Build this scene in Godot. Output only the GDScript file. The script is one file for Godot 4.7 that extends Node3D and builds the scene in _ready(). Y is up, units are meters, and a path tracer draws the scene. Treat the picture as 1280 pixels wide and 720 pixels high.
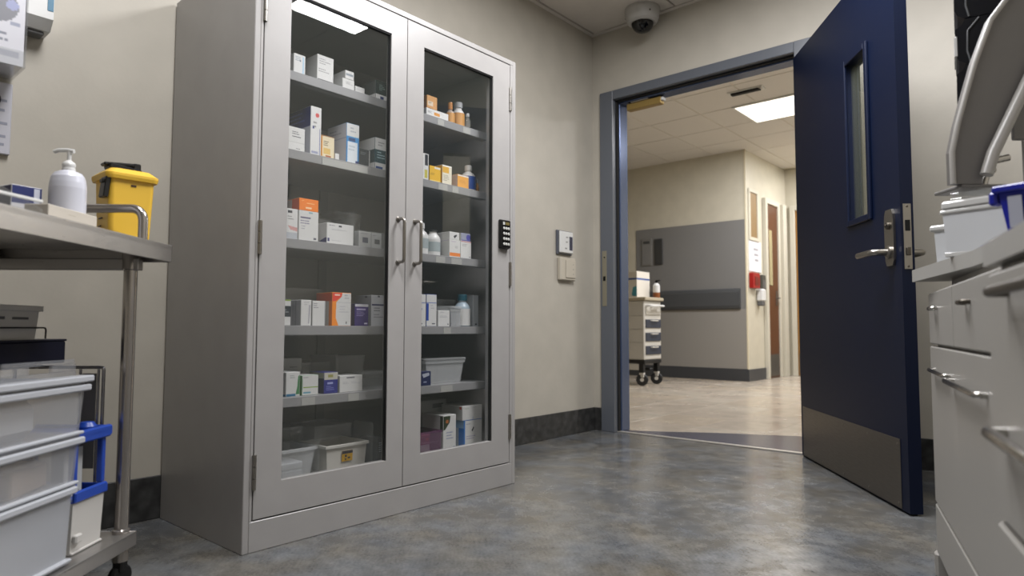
extends Node3D
# A hospital store room: a grey glazed medicine cabinet, an open navy door to a corridor, a steel trolley and a drawer unit.

var used := {}
var mats := {}
var rng := RandomNumberGenerator.new()
var atlas := Image.create(1024, 1024, false, Image.FORMAT_RGB8)
var cell := 0
var aspect := 1.0
var print_mat: StandardMaterial3D
const ROOM_H := 2.645
const CORR_H := 2.96

# ---------------------------------------------------------------- mesh helpers
func begin() -> SurfaceTool:
	var st := SurfaceTool.new()
	st.begin(Mesh.PRIMITIVE_TRIANGLES)
	return st

func tri(st: SurfaceTool, a: Vector3, b: Vector3, c: Vector3, na: Vector3, nb: Vector3, nc: Vector3) -> void:
	if (b - a).cross(c - a).dot(na + nb + nc) > 0.0:
		var t := b; b = c; c = t
		t = nb; nb = nc; nc = t
	st.set_normal(na); st.set_uv(Vector2(a.x + a.z, a.y)); st.add_vertex(a)
	st.set_normal(nb); st.set_uv(Vector2(b.x + b.z, b.y)); st.add_vertex(b)
	st.set_normal(nc); st.set_uv(Vector2(c.x + c.z, c.y)); st.add_vertex(c)

func quad(st: SurfaceTool, a: Vector3, b: Vector3, c: Vector3, d: Vector3, n: Vector3) -> void:
	tri(st, a, b, c, n, n, n)
	tri(st, a, c, d, n, n, n)

# chamfered box
func box(st: SurfaceTool, c: Vector3, s: Vector3, v := 0.002, rot := Basis()) -> void:
	var h := s / 2.0
	v = minf(v, minf(h.x, minf(h.y, h.z)) * 0.6)
	var i := h - Vector3(v, v, v)
	for ax in 3:
		var b := (ax + 1) % 3
		var d := (ax + 2) % 3
		for sg in [-1.0, 1.0]:
			var n := Vector3(); n[ax] = sg
			var p := []
			for k in [[-1, -1], [1, -1], [1, 1], [-1, 1]]:
				var q := Vector3(); q[ax] = sg * h[ax]; q[b] = k[0] * i[b]; q[d] = k[1] * i[d]
				p.append(c + rot * q)
			quad(st, p[0], p[1], p[2], p[3], rot * n)
	if v < 0.0002:
		return
	for ax in 3:
		var b := (ax + 1) % 3
		var d := (ax + 2) % 3
		for sb in [-1.0, 1.0]:
			for sd in [-1.0, 1.0]:
				var n := Vector3(); n[b] = sb; n[d] = sd
				var p := []
				for k in [[-1, 0], [1, 0], [1, 1], [-1, 1]]:
					var q := Vector3(); q[ax] = k[0] * i[ax]
					q[b] = sb * (h[b] if k[1] == 0 else i[b])
					q[d] = sd * (i[d] if k[1] == 0 else h[d])
					p.append(c + rot * q)
				quad(st, p[0], p[1], p[2], p[3], rot * n.normalized())
	for sx in [-1.0, 1.0]:
		for sy in [-1.0, 1.0]:
			for sz in [-1.0, 1.0]:
				var g := Vector3(sx, sy, sz)
				var n := rot * g.normalized()
				tri(st, c + rot * (Vector3(h.x, i.y, i.z) * g), c + rot * (Vector3(i.x, h.y, i.z) * g), c + rot * (Vector3(i.x, i.y, h.z) * g), n, n, n)

# box from two corners
func bx(st: SurfaceTool, lo: Vector3, hi: Vector3, v := 0.002) -> void:
	box(st, (lo + hi) / 2.0, (hi - lo).abs(), v)

# revolve a profile of Vector2(radius, height) round an axis
func lathe(st: SurfaceTool, prof: Array, at: Vector3, sides := 24, axis := Vector3.UP) -> void:
	var bs := frame_of(axis)
	for k in prof.size() - 1:
		var p0: Vector2 = prof[k]
		var p1: Vector2 = prof[k + 1]
		var e := p1 - p0
		if e.length() < 1e-6: continue
		var n2 := Vector2(e.y, -e.x).normalized()
		for j in sides:
			var t0 := TAU * j / sides
			var t1 := TAU * (j + 1) / sides
			var d0 := bs.x * cos(t0) + bs.z * sin(t0)
			var d1 := bs.x * cos(t1) + bs.z * sin(t1)
			var a := at + d0 * p0.x + bs.y * p0.y
			var b := at + d1 * p0.x + bs.y * p0.y
			var c := at + d1 * p1.x + bs.y * p1.y
			var d := at + d0 * p1.x + bs.y * p1.y
			var n0 := d0 * n2.x + bs.y * n2.y
			var n1 := d1 * n2.x + bs.y * n2.y
			if p0.x > 1e-6: tri(st, a, b, c, n0, n1, n1)
			if p1.x > 1e-6: tri(st, a, c, d, n0, n1, n0)

func frame_of(axis: Vector3) -> Basis:
	var y := axis.normalized()
	var x := y.cross(Vector3(0, 0, 1) if absf(y.z) < 0.9 else Vector3(1, 0, 0)).normalized()
	return Basis(x, y, x.cross(y))

# round tube along points, corners as given
func tube(st: SurfaceTool, pts: Array, r: float, sides := 12, cap := true) -> void:
	var rings := []
	var ref := Vector3()
	for k in pts.size():
		var d: Vector3
		if k == 0: d = (pts[1] - pts[0])
		elif k == pts.size() - 1: d = (pts[k] - pts[k - 1])
		else: d = ((pts[k + 1] - pts[k]).normalized() + (pts[k] - pts[k - 1]).normalized())
		d = d.normalized()
		if k == 0: ref = frame_of(d).x
		ref = (ref - d * ref.dot(d)).normalized()
		var w := d.cross(ref)
		var ring := []
		for j in sides:
			var t := TAU * j / sides
			ring.append(ref * cos(t) + w * sin(t))
		rings.append(ring)
	for k in pts.size() - 1:
		for j in sides:
			var m := (j + 1) % sides
			var a: Vector3 = pts[k] + rings[k][j] * r
			var b: Vector3 = pts[k] + rings[k][m] * r
			var c: Vector3 = pts[k + 1] + rings[k + 1][m] * r
			var d: Vector3 = pts[k + 1] + rings[k + 1][j] * r
			tri(st, a, b, c, rings[k][j], rings[k][m], rings[k + 1][m])
			tri(st, a, c, d, rings[k][j], rings[k + 1][m], rings[k + 1][j])
	if cap:
		for e in [[0, 1], [pts.size() - 1, pts.size() - 2]]:
			var n: Vector3 = (pts[e[0]] - pts[e[1]]).normalized()
			for j in sides:
				tri(st, pts[e[0]], pts[e[0]] + rings[e[0]][j] * r, pts[e[0]] + rings[e[0]][(j + 1) % sides] * r, n, n, n)

# a path with its corners rounded
func bend(pts: Array, r: float, steps := 6) -> Array:
	var o := [pts[0]]
	for k in range(1, pts.size() - 1):
		var p: Vector3 = pts[k]
		var a: Vector3 = p + (pts[k - 1] - p).normalized() * r
		var b: Vector3 = p + (pts[k + 1] - p).normalized() * r
		for s in steps + 1:
			var t := float(s) / steps
			o.append(a.lerp(p, t).lerp(p.lerp(b, t), t))
	o.append(pts[-1])
	return o

# polygon (in the plane of u and v, from o) given thickness along n
func prism(st: SurfaceTool, poly: PackedVector2Array, o: Vector3, u: Vector3, v: Vector3, n: Vector3, thick: float) -> void:
	var idx := Geometry2D.triangulate_polygon(poly)
	for side in [0.0, 1.0]:
		var nn := n if side > 0.5 else -n
		for k in idx.size() / 3:
			var q := []
			for j in 3:
				var g := poly[idx[k * 3 + j]]
				q.append(o + u * g.x + v * g.y + n * thick * side)
			tri(st, q[0], q[1], q[2], nn, nn, nn)
	var cw := 1.0 if Geometry2D.is_polygon_clockwise(poly) else -1.0
	for k in poly.size():
		var g := poly[k]
		var h := poly[(k + 1) % poly.size()]
		var e := h - g
		var on := (u * -e.y + v * e.x).normalized() * cw
		var a := o + u * g.x + v * g.y
		var b := o + u * h.x + v * h.y
		quad(st, a, b, b + n * thick, a + n * thick, on)

# open box with sloping walls: bottom size, top size
func tub(st: SurfaceTool, c: Vector3, sb: Vector2, stp: Vector2, h: float, w: float, rim := 0.0, rim_h := 0.012) -> void:
	var ring := func(s: Vector2, y: float, inset: float) -> Array:
		var a := s.x / 2.0 - inset
		var b := s.y / 2.0 - inset
		return [c + Vector3(-a, y, -b), c + Vector3(a, y, -b), c + Vector3(a, y, b), c + Vector3(-a, y, b)]
	var ob: Array = ring.call(sb, 0.0, 0.0)
	var ot: Array = ring.call(stp, h, 0.0)
	var ib: Array = ring.call(sb, w, w)
	var it: Array = ring.call(stp, h, w)
	quad(st, ob[0], ob[1], ob[2], ob[3], Vector3.DOWN)
	quad(st, ib[0], ib[1], ib[2], ib[3], Vector3.UP)
	var dirs := [Vector3(0, 0, -1), Vector3(1, 0, 0), Vector3(0, 0, 1), Vector3(-1, 0, 0)]
	for k in 4:
		var m := (k + 1) % 4
		var n: Vector3 = dirs[k]
		quad(st, ob[k], ob[m], ot[m], ot[k], n)
		quad(st, ib[k], ib[m], it[m], it[k], -n)
		quad(st, ot[k], ot[m], it[m], it[k], Vector3.UP)
	if rim > 0.0:
		for k in 4:
			var m := (k + 1) % 4
			var mid: Vector3 = (ot[k] + ot[m]) / 2.0 + Vector3(0, -rim_h / 2.0, 0) + dirs[k] * rim / 2.0
			var ln: float = (ot[m] - ot[k]).length() + rim * 2.0
			var s := Vector3(ln, rim_h, rim) if k % 2 == 0 else Vector3(rim, rim_h, ln - rim * 2.0)
			box(st, mid, s, 0.0012)

# ---------------------------------------------------------------- node helpers
func numbered(called: String) -> String:
	if not used.has(called):
		used[called] = 0
		return called
	used[called] += 1
	return "%s_%03d" % [called, used[called]]

func tag(o: Node3D, label: String, category: String, group := "") -> Node3D:
	o.set_meta("label", label)
	o.set_meta("category", category)
	if group: o.set_meta("group", group)
	return o

func thing(called: String, label: String, category: String, at := Vector3.ZERO, turn := 0.0, group := "") -> Node3D:
	var o := Node3D.new()
	o.name = numbered(called)
	o.position = at
	o.rotation.y = turn
	add_child(o)
	tag(o, label, category, group)
	return o

func part(called: String, st: SurfaceTool, m: Material, parent: Node3D) -> MeshInstance3D:
	var o := MeshInstance3D.new()
	o.mesh = st.commit()
	o.material_override = m
	o.name = called
	parent.add_child(o, true)
	return o

func solo(called: String, st: SurfaceTool, m: Material, label: String, category: String, at := Vector3.ZERO, turn := 0.0, group := "") -> MeshInstance3D:
	var o := MeshInstance3D.new()
	o.mesh = st.commit()
	o.material_override = m
	o.name = numbered(called)
	o.position = at
	o.rotation.y = turn
	add_child(o)
	tag(o, label, category, group)
	return o

func struct(called: String, st: SurfaceTool, m: Material, label: String, category: String) -> MeshInstance3D:
	var o := solo(called, st, m, label, category)
	o.set_meta("kind", "structure")
	return o

func mat(key: String, c: Color, rough := 0.5, metal := 0.0) -> StandardMaterial3D:
	if mats.has(key): return mats[key]
	var m := StandardMaterial3D.new()
	m.resource_name = key
	m.albedo_color = c
	m.roughness = rough
	m.metallic = metal
	mats[key] = m
	return m

func clear(key: String, c: Color, alpha: float, rough := 0.05) -> StandardMaterial3D:
	if mats.has(key): return mats[key]
	var m := mat(key, Color(c.r, c.g, c.b, alpha), rough)
	m.transparency = BaseMaterial3D.TRANSPARENCY_ALPHA
	m.cull_mode = BaseMaterial3D.CULL_DISABLED
	return m

func noise_img(sd: int, freq: float, size: int, oct := 4) -> PackedByteArray:
	var n := FastNoiseLite.new()
	n.seed = sd
	n.noise_type = FastNoiseLite.TYPE_SIMPLEX_SMOOTH
	n.frequency = freq
	n.fractal_octaves = oct
	return n.get_seamless_image(size, size).get_data()

func grain_tex(sd: int, freq: float, lo: float, hi: float, size := 256, oct := 4) -> ImageTexture:
	var d := noise_img(sd, freq, size, oct)
	for k in d.size():
		d[k] = int(255.0 * lerpf(lo, hi, d[k] / 255.0))
	return ImageTexture.create_from_image(Image.create_from_data(size, size, false, Image.FORMAT_L8, d))

func world_tex(m: StandardMaterial3D, scale: float) -> void:
	m.uv1_triplanar = true
	m.uv1_world_triplanar = true
	m.uv1_scale = Vector3.ONE * scale

func brushed(key: String, c: Color, rough: float, sx: float, sy: float) -> StandardMaterial3D:
	var m := mat(key, c, rough, 0.88)
	m.roughness_texture = grain_tex(7, 0.05, 0.7, 1.0, 128)
	m.roughness_texture_channel = BaseMaterial3D.TEXTURE_CHANNEL_GRAYSCALE
	m.uv1_triplanar = true
	m.uv1_scale = Vector3(sx, sy, sx)
	return m

# ---------------------------------------------------------------- printed cartons
func new_cell(base: Color, ops: Array) -> Rect2:
	var cx := (cell % 16) * 64
	var cy := (cell / 16) * 64
	cell += 1
	atlas.fill_rect(Rect2i(cx, cy, 64, 64), base)
	for o in ops:
		match o[0]:
			"r":
				var r := Rect2i(cx + int(o[1] * 64), cy + int(o[2] * 64), maxi(1, int(o[3] * 64)), maxi(1, int(o[4] * 64)))
				atlas.fill_rect(r.intersection(Rect2i(cx, cy, 64, 64)), Color(o[5]))
			"t":  # rows of small print
				for k in int(o[4]):
					var x := cx + int(o[1] * 64)
					var stop := x + int(o[3] * 64 * rng.randf_range(0.5, 1.0))
					var y := cy + int(o[2] * 64) + k * 5
					while x < stop and y < cy + 62:
						var w := rng.randi_range(2, 7)
						atlas.fill_rect(Rect2i(x, y, mini(w, stop - x), 2), Color(o[5]))
						x += w + 1
			"c":
				for yy in 64:
					for xx in 64:
						if Vector2(xx / 64.0 - o[1], (yy / 64.0 - o[2]) / aspect).length() < o[3]:
							atlas.set_pixel(cx + xx, cy + yy, Color(o[4]))
			"p":  # polygon
				var pg := PackedVector2Array()
				for k in range(1, o.size() - 1, 2): pg.append(Vector2(o[k], o[k + 1]))
				for yy in 64:
					for xx in 64:
						if Geometry2D.is_point_in_polygon(Vector2((xx + 0.5) / 64.0, (yy + 0.5) / 64.0), pg):
							atlas.set_pixel(cx + xx, cy + yy, Color(o[-1]))
	return Rect2((cx + 1.0) / 1024.0, (cy + 1.0) / 1024.0, 62.0 / 1024.0, 62.0 / 1024.0)

# carton whose front faces +x and left side faces +z; origin at the middle of its base front edge
func carton_mesh(w: float, h: float, d: float, front: Rect2, side: Rect2, top: Rect2) -> SurfaceTool:
	var st := begin()
	var v := minf(0.0012, minf(w, minf(h, d)) * 0.1)
	var lo := Vector3(-d, 0, -w / 2.0)
	var hi := Vector3(0, h, w / 2.0)
	for ax in 3:
		var b := (ax + 1) % 3
		var e := (ax + 2) % 3
		for sg in [0, 1]:
			var n := Vector3(); n[ax] = 1.0 if sg else -1.0
			var p := []
			for k in [[0, 0], [1, 0], [1, 1], [0, 1]]:
				var q := Vector3()
				q[ax] = hi[ax] if sg else lo[ax]
				q[b] = lerpf(lo[b] + v, hi[b] - v, k[0])
				q[e] = lerpf(lo[e] + v, hi[e] - v, k[1])
				p.append(q)
			var rc: Rect2 = [front, top, side][ax]
			var uvs := []
			for q in p:
				var f: Vector2
				if ax == 0: f = Vector2(inverse_lerp(hi.z, lo.z, q.z), inverse_lerp(hi.y, lo.y, q.y))
				elif ax == 1: f = Vector2(inverse_lerp(hi.z, lo.z, q.z), inverse_lerp(lo.x, hi.x, q.x))
				else: f = Vector2(inverse_lerp(lo.x, hi.x, q.x), inverse_lerp(hi.y, lo.y, q.y))
				uvs.append(rc.position + f * rc.size)
			for t in [[0, 1, 2], [0, 2, 3]]:
				var i0: int = t[0]; var i1: int = t[1]; var i2: int = t[2]
				if (p[i1] - p[i0]).cross(p[i2] - p[i0]).dot(n) > 0.0:
					var sw := i1; i1 = i2; i2 = sw
				for ii in [i0, i1, i2]:
					st.set_normal(n); st.set_uv(uvs[ii]); st.add_vertex(p[ii])
	# bevels take the colour of the front's margin
	var uvc := front.position + Vector2(0.03, 0.5) * front.size
	var cb := begin()
	box(cb, (lo + hi) / 2.0, hi - lo, v)
	var arr := cb.commit_to_arrays()
	var vs: PackedVector3Array = arr[Mesh.ARRAY_VERTEX]
	var ns: PackedVector3Array = arr[Mesh.ARRAY_NORMAL]
	for k in range(36, vs.size()):
		st.set_normal(ns[k]); st.set_uv(uvc); st.add_vertex(vs[k])
	return st

func carton(called: String, label: String, at: Vector3, size: Vector3, base: String, ops: Array, side_base := "", side_ops := [], turn := 0.0, group := "cartons in the medicine cabinet", category := "carton") -> MeshInstance3D:
	# size = width, height, depth
	aspect = size.x / size.y
	var f := new_cell(Color(base), ops)
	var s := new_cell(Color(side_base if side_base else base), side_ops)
	var t := new_cell(Color(base), [["r", 0.1, 0.48, 0.8, 0.02, "9a9a98"]])
	return solo(called, carton_mesh(size.x, size.y, size.z, f, s, t), print_mat, label, category, at, turn, group)

# ---------------------------------------------------------------- the scene
func _ready() -> void:
	rng.seed = 4
	# camera, sky, exposure, large area lights
	var cam := Camera3D.new()
	cam.name = "camera"
	cam.fov = 46.7157
	cam.near = 0.05
	cam.far = 60.0
	cam.position = Vector3(2.4956, 0.6662, 3.7021)
	cam.rotation = Vector3(deg_to_rad(3.428), deg_to_rad(40.987), deg_to_rad(0.133))
	var att := CameraAttributesPhysical.new()
	att.frustum_focal_length = 27.7864
	att.exposure_aperture = 3.6
	att.frustum_focus_distance = 2.6
	cam.attributes = att
	add_child(cam)
	cam.current = true

	var env := Environment.new()
	env.background_mode = Environment.BG_COLOR
	env.background_color = Color(0.02, 0.02, 0.02)
	env.tonemap_mode = Environment.TONE_MAPPER_LINEAR
	env.tonemap_exposure = 0.95
	env.sdfgi_enabled = true
	env.ssao_enabled = true
	env.ssil_enabled = true
	var we := WorldEnvironment.new()
	we.name = "environment"
	we.environment = env
	add_child(we)

	print_mat = mat("printed card", Color.WHITE, 0.45)

	# ceiling panels: middle of the panel, size, light, ceiling height
	lamp(Vector3(1.71, ROOM_H, 1.36), Vector2(1.22, 0.5), 8.5, "oblong ceiling light panel in the store room, near the open door", "store room")
	lamp(Vector3(1.42, ROOM_H, 2.96), Vector2(1.22, 0.5), 5.0, "oblong ceiling light panel in the store room, opposite the trolley", "store room")
	lamp(Vector3(0.08, CORR_H, -3.25), Vector2(0.6, 0.62), 10.0, "bright square ceiling light panel in the corridor seen through the doorway", "corridor")
	lamp(Vector3(2.9, CORR_H, -3.25), Vector2(0.6, 0.62), 10.0, "unseen square light panel added to brighten the corridor from the right", "corridor")  # added out of view behind the doorway wall to brighten the corridor
	lamp(Vector3(0.4, CORR_H, -5.6), Vector2(0.6, 0.62), 7.0, "unseen square light panel added to brighten the side passage", "corridor")  # another added panel, out of view, lighting the passage

	build_shell()
	build_corridor()
	build_door()
	build_cabinet()
	build_cabinet_contents()
	build_trolley()
	build_drawer_units()
	build_small_fittings()
	var tex := ImageTexture.create_from_image(atlas)
	print_mat.albedo_texture = tex

func lamp(at: Vector3, size: Vector2, energy: float, label: String, where: String) -> void:
	var t := thing("ceiling_light", label, "ceiling light", at - Vector3(0, 0.012, 0), 0.0, "ceiling light panels of the " + where)
	var f := begin()
	var w := 0.025
	for s in [-1.0, 1.0]:
		box(f, Vector3(0, 0.002, s * (size.y / 2 + w / 2)), Vector3(size.x + 2 * w, 0.014, w), 0.002)
		box(f, Vector3(s * (size.x / 2 + w / 2), 0.002, 0), Vector3(w, 0.014, size.y), 0.002)
	part("frame", f, mat("white lacquer", Color(0.8, 0.8, 0.78), 0.4), t)
	var d := begin()
	box(d, Vector3(0, 0.002, 0), Vector3(size.x, 0.008, size.y), 0.0)
	var m := mat("lit diffuser", Color(0.9, 0.9, 0.9), 0.6)
	m.emission_enabled = true
	m.emission = Color(1.0, 0.97, 0.92)
	m.emission_energy_multiplier = 2.5
	part("diffuser", d, m, t)
	var l := AreaLight3D.new()
	l.name = "panel_light"
	l.area_size = size
	l.light_energy = energy
	l.light_color = Color(0.985, 0.985, 1.0)
	l.area_range = 12.0
	l.area_attenuation = 2.0
	l.shadow_enabled = true
	l.rotation.x = -PI / 2
	l.position = Vector3(0, -0.008, 0)
	t.add_child(l)

# ---------------------------------------------------------------- room shell
func floor_material() -> StandardMaterial3D:
	var m := mat("grey marbled vinyl", Color.WHITE, 0.45)
	var S := 1024
	var big := noise_img(11, 0.006, S, 3)
	var mid := noise_img(12, 0.025, S, 4)
	var fine := noise_img(13, 0.14, S, 3)
	var speck := noise_img(14, 0.09, S, 2)
	var warp := noise_img(15, 0.012, S, 2)
	var col := PackedByteArray(); col.resize(S * S * 3)
	var rough := PackedByteArray(); rough.resize(S * S)
	for y in S:
		for x in S:
			var k := y * S + x
			# streaks: look the noise up squeezed along one diagonal
			var sx := (x * 1 + y * 1 + warp[k] / 4) & 1023
			var sy := (y * 5 - x * 5 + 8192) & 1023
			var str_ := mid[sy * S + sx] / 255.0 - 0.5
			var v := 0.35 + (big[k] / 255.0 - 0.5) * 0.09 + (mid[k] / 255.0 - 0.5) * 0.085 + str_ * 0.045 + (fine[k] / 255.0 - 0.5) * 0.06
			var r := v
			var tint := (big[(k + 40000) & 1048575] / 255.0 - 0.5) * 0.05
			r += tint * 0.6
			var g := v * 0.995
			var b := v * 0.972 - tint
			var sp := speck[k]
			if sp > 238 and big[k] > 130:
				var a := minf((sp - 236) / 19.0, 1.0) * 0.09
				r += a * 1.0; g += a * 0.75; b += a * 0.3
			elif sp < 28:
				var a2 := minf((28 - sp) / 14.0, 1.0) * 0.18
				r *= 1.0 - a2 * 0.7; g *= 1.0 - a2 * 0.8; b *= 1.0 - a2
			col[k * 3] = clampi(int(r * 255), 0, 255)
			col[k * 3 + 1] = clampi(int(g * 255), 0, 255)
			col[k * 3 + 2] = clampi(int(b * 255), 0, 255)
			rough[k] = clampi(int(255 * (0.20 + (mid[k] / 255.0 - 0.5) * 0.10 + (big[k] / 255.0 - 0.5) * 0.06)), 30, 255)
	m.albedo_texture = ImageTexture.create_from_image(Image.create_from_data(S, S, false, Image.FORMAT_RGB8, col))
	m.roughness = 1.0
	var rt := ImageTexture.create_from_image(Image.create_from_data(S, S, false, Image.FORMAT_L8, rough))
	m.roughness_texture = rt
	m.roughness_texture_channel = BaseMaterial3D.TEXTURE_CHANNEL_GRAYSCALE
	m.heightmap_enabled = true
	m.heightmap_texture = ImageTexture.create_from_image(Image.create_from_data(S, S, false, Image.FORMAT_L8, fine))
	m.heightmap_scale = 0.025
	world_tex(m, 1.0 / 1.9)
	return m

func wall_material(key: String, c: Color, rough := 0.55) -> StandardMaterial3D:
	var m := mat(key, c, rough)
	m.albedo_texture = grain_tex(21, 0.012, 0.955, 1.0, 512, 3)
	m.heightmap_enabled = true
	m.heightmap_texture = grain_tex(22, 0.12, 0.0, 1.0, 512, 3)
	m.heightmap_scale = 0.02
	world_tex(m, 0.7)
	return m

func build_shell() -> void:
	var cream := wall_material("cream wall paint", Color(0.69, 0.668, 0.62))
	var floor_m := floor_material()
	var st := begin()
	bx(st, Vector3(-0.12, -0.1, -0.02), Vector3(3.42, 0.0, 5.3), 0.0)
	struct("floor", st, floor_m, "grey marbled vinyl floor of the store room with worn flecks", "floor")
	st = begin()
	bx(st, Vector3(-0.12, 0, -0.145), Vector3(0, 2.9, 5.3), 0.0)
	struct("wall_left", st, cream, "cream wall behind the medicine cabinet and the trolley", "wall")
	st = begin()
	bx(st, Vector3(0, 0, -0.145), Vector3(0.12, 2.9, 0), 0.0)
	bx(st, Vector3(0.12, 2.19, -0.145), Vector3(1.36, 2.9, 0), 0.0)
	bx(st, Vector3(1.36, 0, -0.145), Vector3(3.3, 2.9, 0), 0.0)
	struct("wall_back", st, cream, "cream wall with the doorway to the corridor", "wall")
	st = begin()
	bx(st, Vector3(3.3, 0, -0.145), Vector3(3.42, 2.9, 5.3), 0.0)
	struct("wall_right", st, cream, "cream wall behind the white drawer units", "wall")
	st = begin()
	bx(st, Vector3(0, 0, 5.2), Vector3(3.3, 2.9, 5.3), 0.0)
	struct("wall_front", st, cream, "cream wall behind the viewer", "wall")
	# room ceiling: slab, metal grid and lay-in tiles
	var cm := wall_material("ceiling tile face", Color(0.80, 0.775, 0.74), 0.8)
	st = begin()
	bx(st, Vector3(0, ROOM_H + 0.012, 0), Vector3(3.3, ROOM_H + 0.1, 5.2), 0.0)
	var ceil := struct("ceiling", st, mat("ceiling grid", Color(0.52, 0.5, 0.46), 0.6), "pale tiled ceiling of the store room", "ceiling")
	for i in 6:
		for j in 9:
			var x0 := 0.035 + i * 0.6
			var z0 := 0.035 + j * 0.6
			var x1 := minf(x0 + 0.59, 3.27)
			var z1 := minf(z0 + 0.59, 5.17)
			if x1 - x0 < 0.05 or z1 - z0 < 0.05: continue
			st = begin()
			bx(st, Vector3(x0, ROOM_H, z0), Vector3(x1, ROOM_H + 0.013, z1), 0.003)
			part("ceiling_tile", st, cm, ceil)
	st = begin()
	bx(st, Vector3(0.0, ROOM_H - 0.004, 0.0), Vector3(0.026, ROOM_H + 0.012, 5.2), 0.001)
	bx(st, Vector3(0.026, ROOM_H - 0.004, 0.0), Vector3(3.3, ROOM_H + 0.012, 0.026), 0.001)
	part("edge_angle", st, cm, ceil)
	# skirting
	var sk := mat("charcoal vinyl skirting", Color(0.25, 0.25, 0.245), 0.5)
	sk.albedo_texture = grain_tex(31, 0.04, 0.5, 1.0, 256)
	world_tex(sk, 1.5)
	st = begin()
	bx(st, Vector3(0, 0, 0.0), Vector3(0.008, 0.148, 5.2), 0.003)
	struct("baseboard_left", st, sk, "charcoal skirting along the left wall", "skirting")
	st = begin()
	bx(st, Vector3(0.008, 0, 0.0), Vector3(0.062, 0.148, 0.008), 0.003)
	bx(st, Vector3(1.43, 0, 0.0), Vector3(3.3, 0.148, 0.008), 0.003)
	struct("baseboard_back", st, sk, "charcoal skirting on the doorway wall", "skirting")
	# door frame
	var fm := mat("slate blue door frame paint", Color(0.345, 0.36, 0.385), 0.3)
	var L := 0.163
	var R := 1.322
	var T := 2.172
	var fr := Node3D.new()
	fr.name = "trim_1"
	add_child(fr)
	tag(fr, "slate blue steel door frame round the doorway to the corridor", "door frame")
	fr.set_meta("kind", "structure")
	st = begin()
	bx(st, Vector3(0.062, 0, 0), Vector3(L, 2.232, 0.014), 0.003)
	bx(st, Vector3(0.12, 0, -0.145), Vector3(L, 2.2, 0.0), 0.001)
	part("jamb", st, fm, fr)
	st = begin()
	bx(st, Vector3(R, 0, 0), Vector3(1.424, 2.232, 0.014), 0.003)
	bx(st, Vector3(R, 0, -0.145), Vector3(1.36, 2.2, 0.0), 0.001)
	part("jamb", st, fm, fr)
	st = begin()
	bx(st, Vector3(L, T, 0), Vector3(R, 2.232, 0.014), 0.003)
	bx(st, Vector3(L, T, -0.145), Vector3(R, 2.2, 0.0), 0.001)
	part("header", st, fm, fr)
	var stop := mat("blue satin door stop", Color(0.30, 0.35, 0.46), 0.2, 0.5)
	st = begin()
	bx(st, Vector3(L, 0, -0.145), Vector3(L + 0.018, T, -0.048), 0.004)
	part("door_stop", st, stop, fr)
	st = begin()
	bx(st, Vector3(R - 0.018, 0, -0.145), Vector3(R, T, -0.048), 0.004)
	part("door_stop", st, stop, fr)
	st = begin()
	bx(st, Vector3(L + 0.018, T - 0.018, -0.145), Vector3(R - 0.018, T, -0.048), 0.004)
	part("door_stop", st, stop, fr)
	var rub := mat("black rubber seal", Color(0.012, 0.012, 0.014), 0.8)
	st = begin()
	bx(st, Vector3(L, 0, -0.048), Vector3(L + 0.010, T, -0.022), 0.002)
	bx(st, Vector3(R - 0.010, 0, -0.048), Vector3(R, T, -0.022), 0.002)
	bx(st, Vector3(L, T - 0.010, -0.048), Vector3(R, T, -0.022), 0.002)
	part("seal", st, rub, fr)
	st = begin()
	bx(st, Vector3(0.078, 0.81, 0.014), Vector3(0.112, 1.172, 0.0165), 0.001)
	var sp := part("strike_plate", st, mat("ivory strike plate", Color(0.52, 0.50, 0.43), 0.45, 0.3), fr)
	st = begin()
	bx(st, Vector3(0.086, 0.975, 0.0165), Vector3(0.104, 1.005, 0.0185), 0.001)
	lathe(st, [Vector2(0.005, 0), Vector2(0.004, 0.002), Vector2(0, 0.002)], Vector3(0.095, 1.13, 0.0165), 12, Vector3(0, 0, 1))
	part("latch_hole", st, mat("dark metal", Color(0.05, 0.05, 0.05), 0.5, 0.5), sp)
	# threshold
	st = begin()
	bx(st, Vector3(L, 0.0, -0.05), Vector3(R, 0.006, -0.012), 0.0015)
	struct("trim_2", st, mat("bright threshold strip", Color(0.72, 0.70, 0.67), 0.3, 0.6), "thin bright metal threshold strip across the doorway", "threshold")

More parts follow.
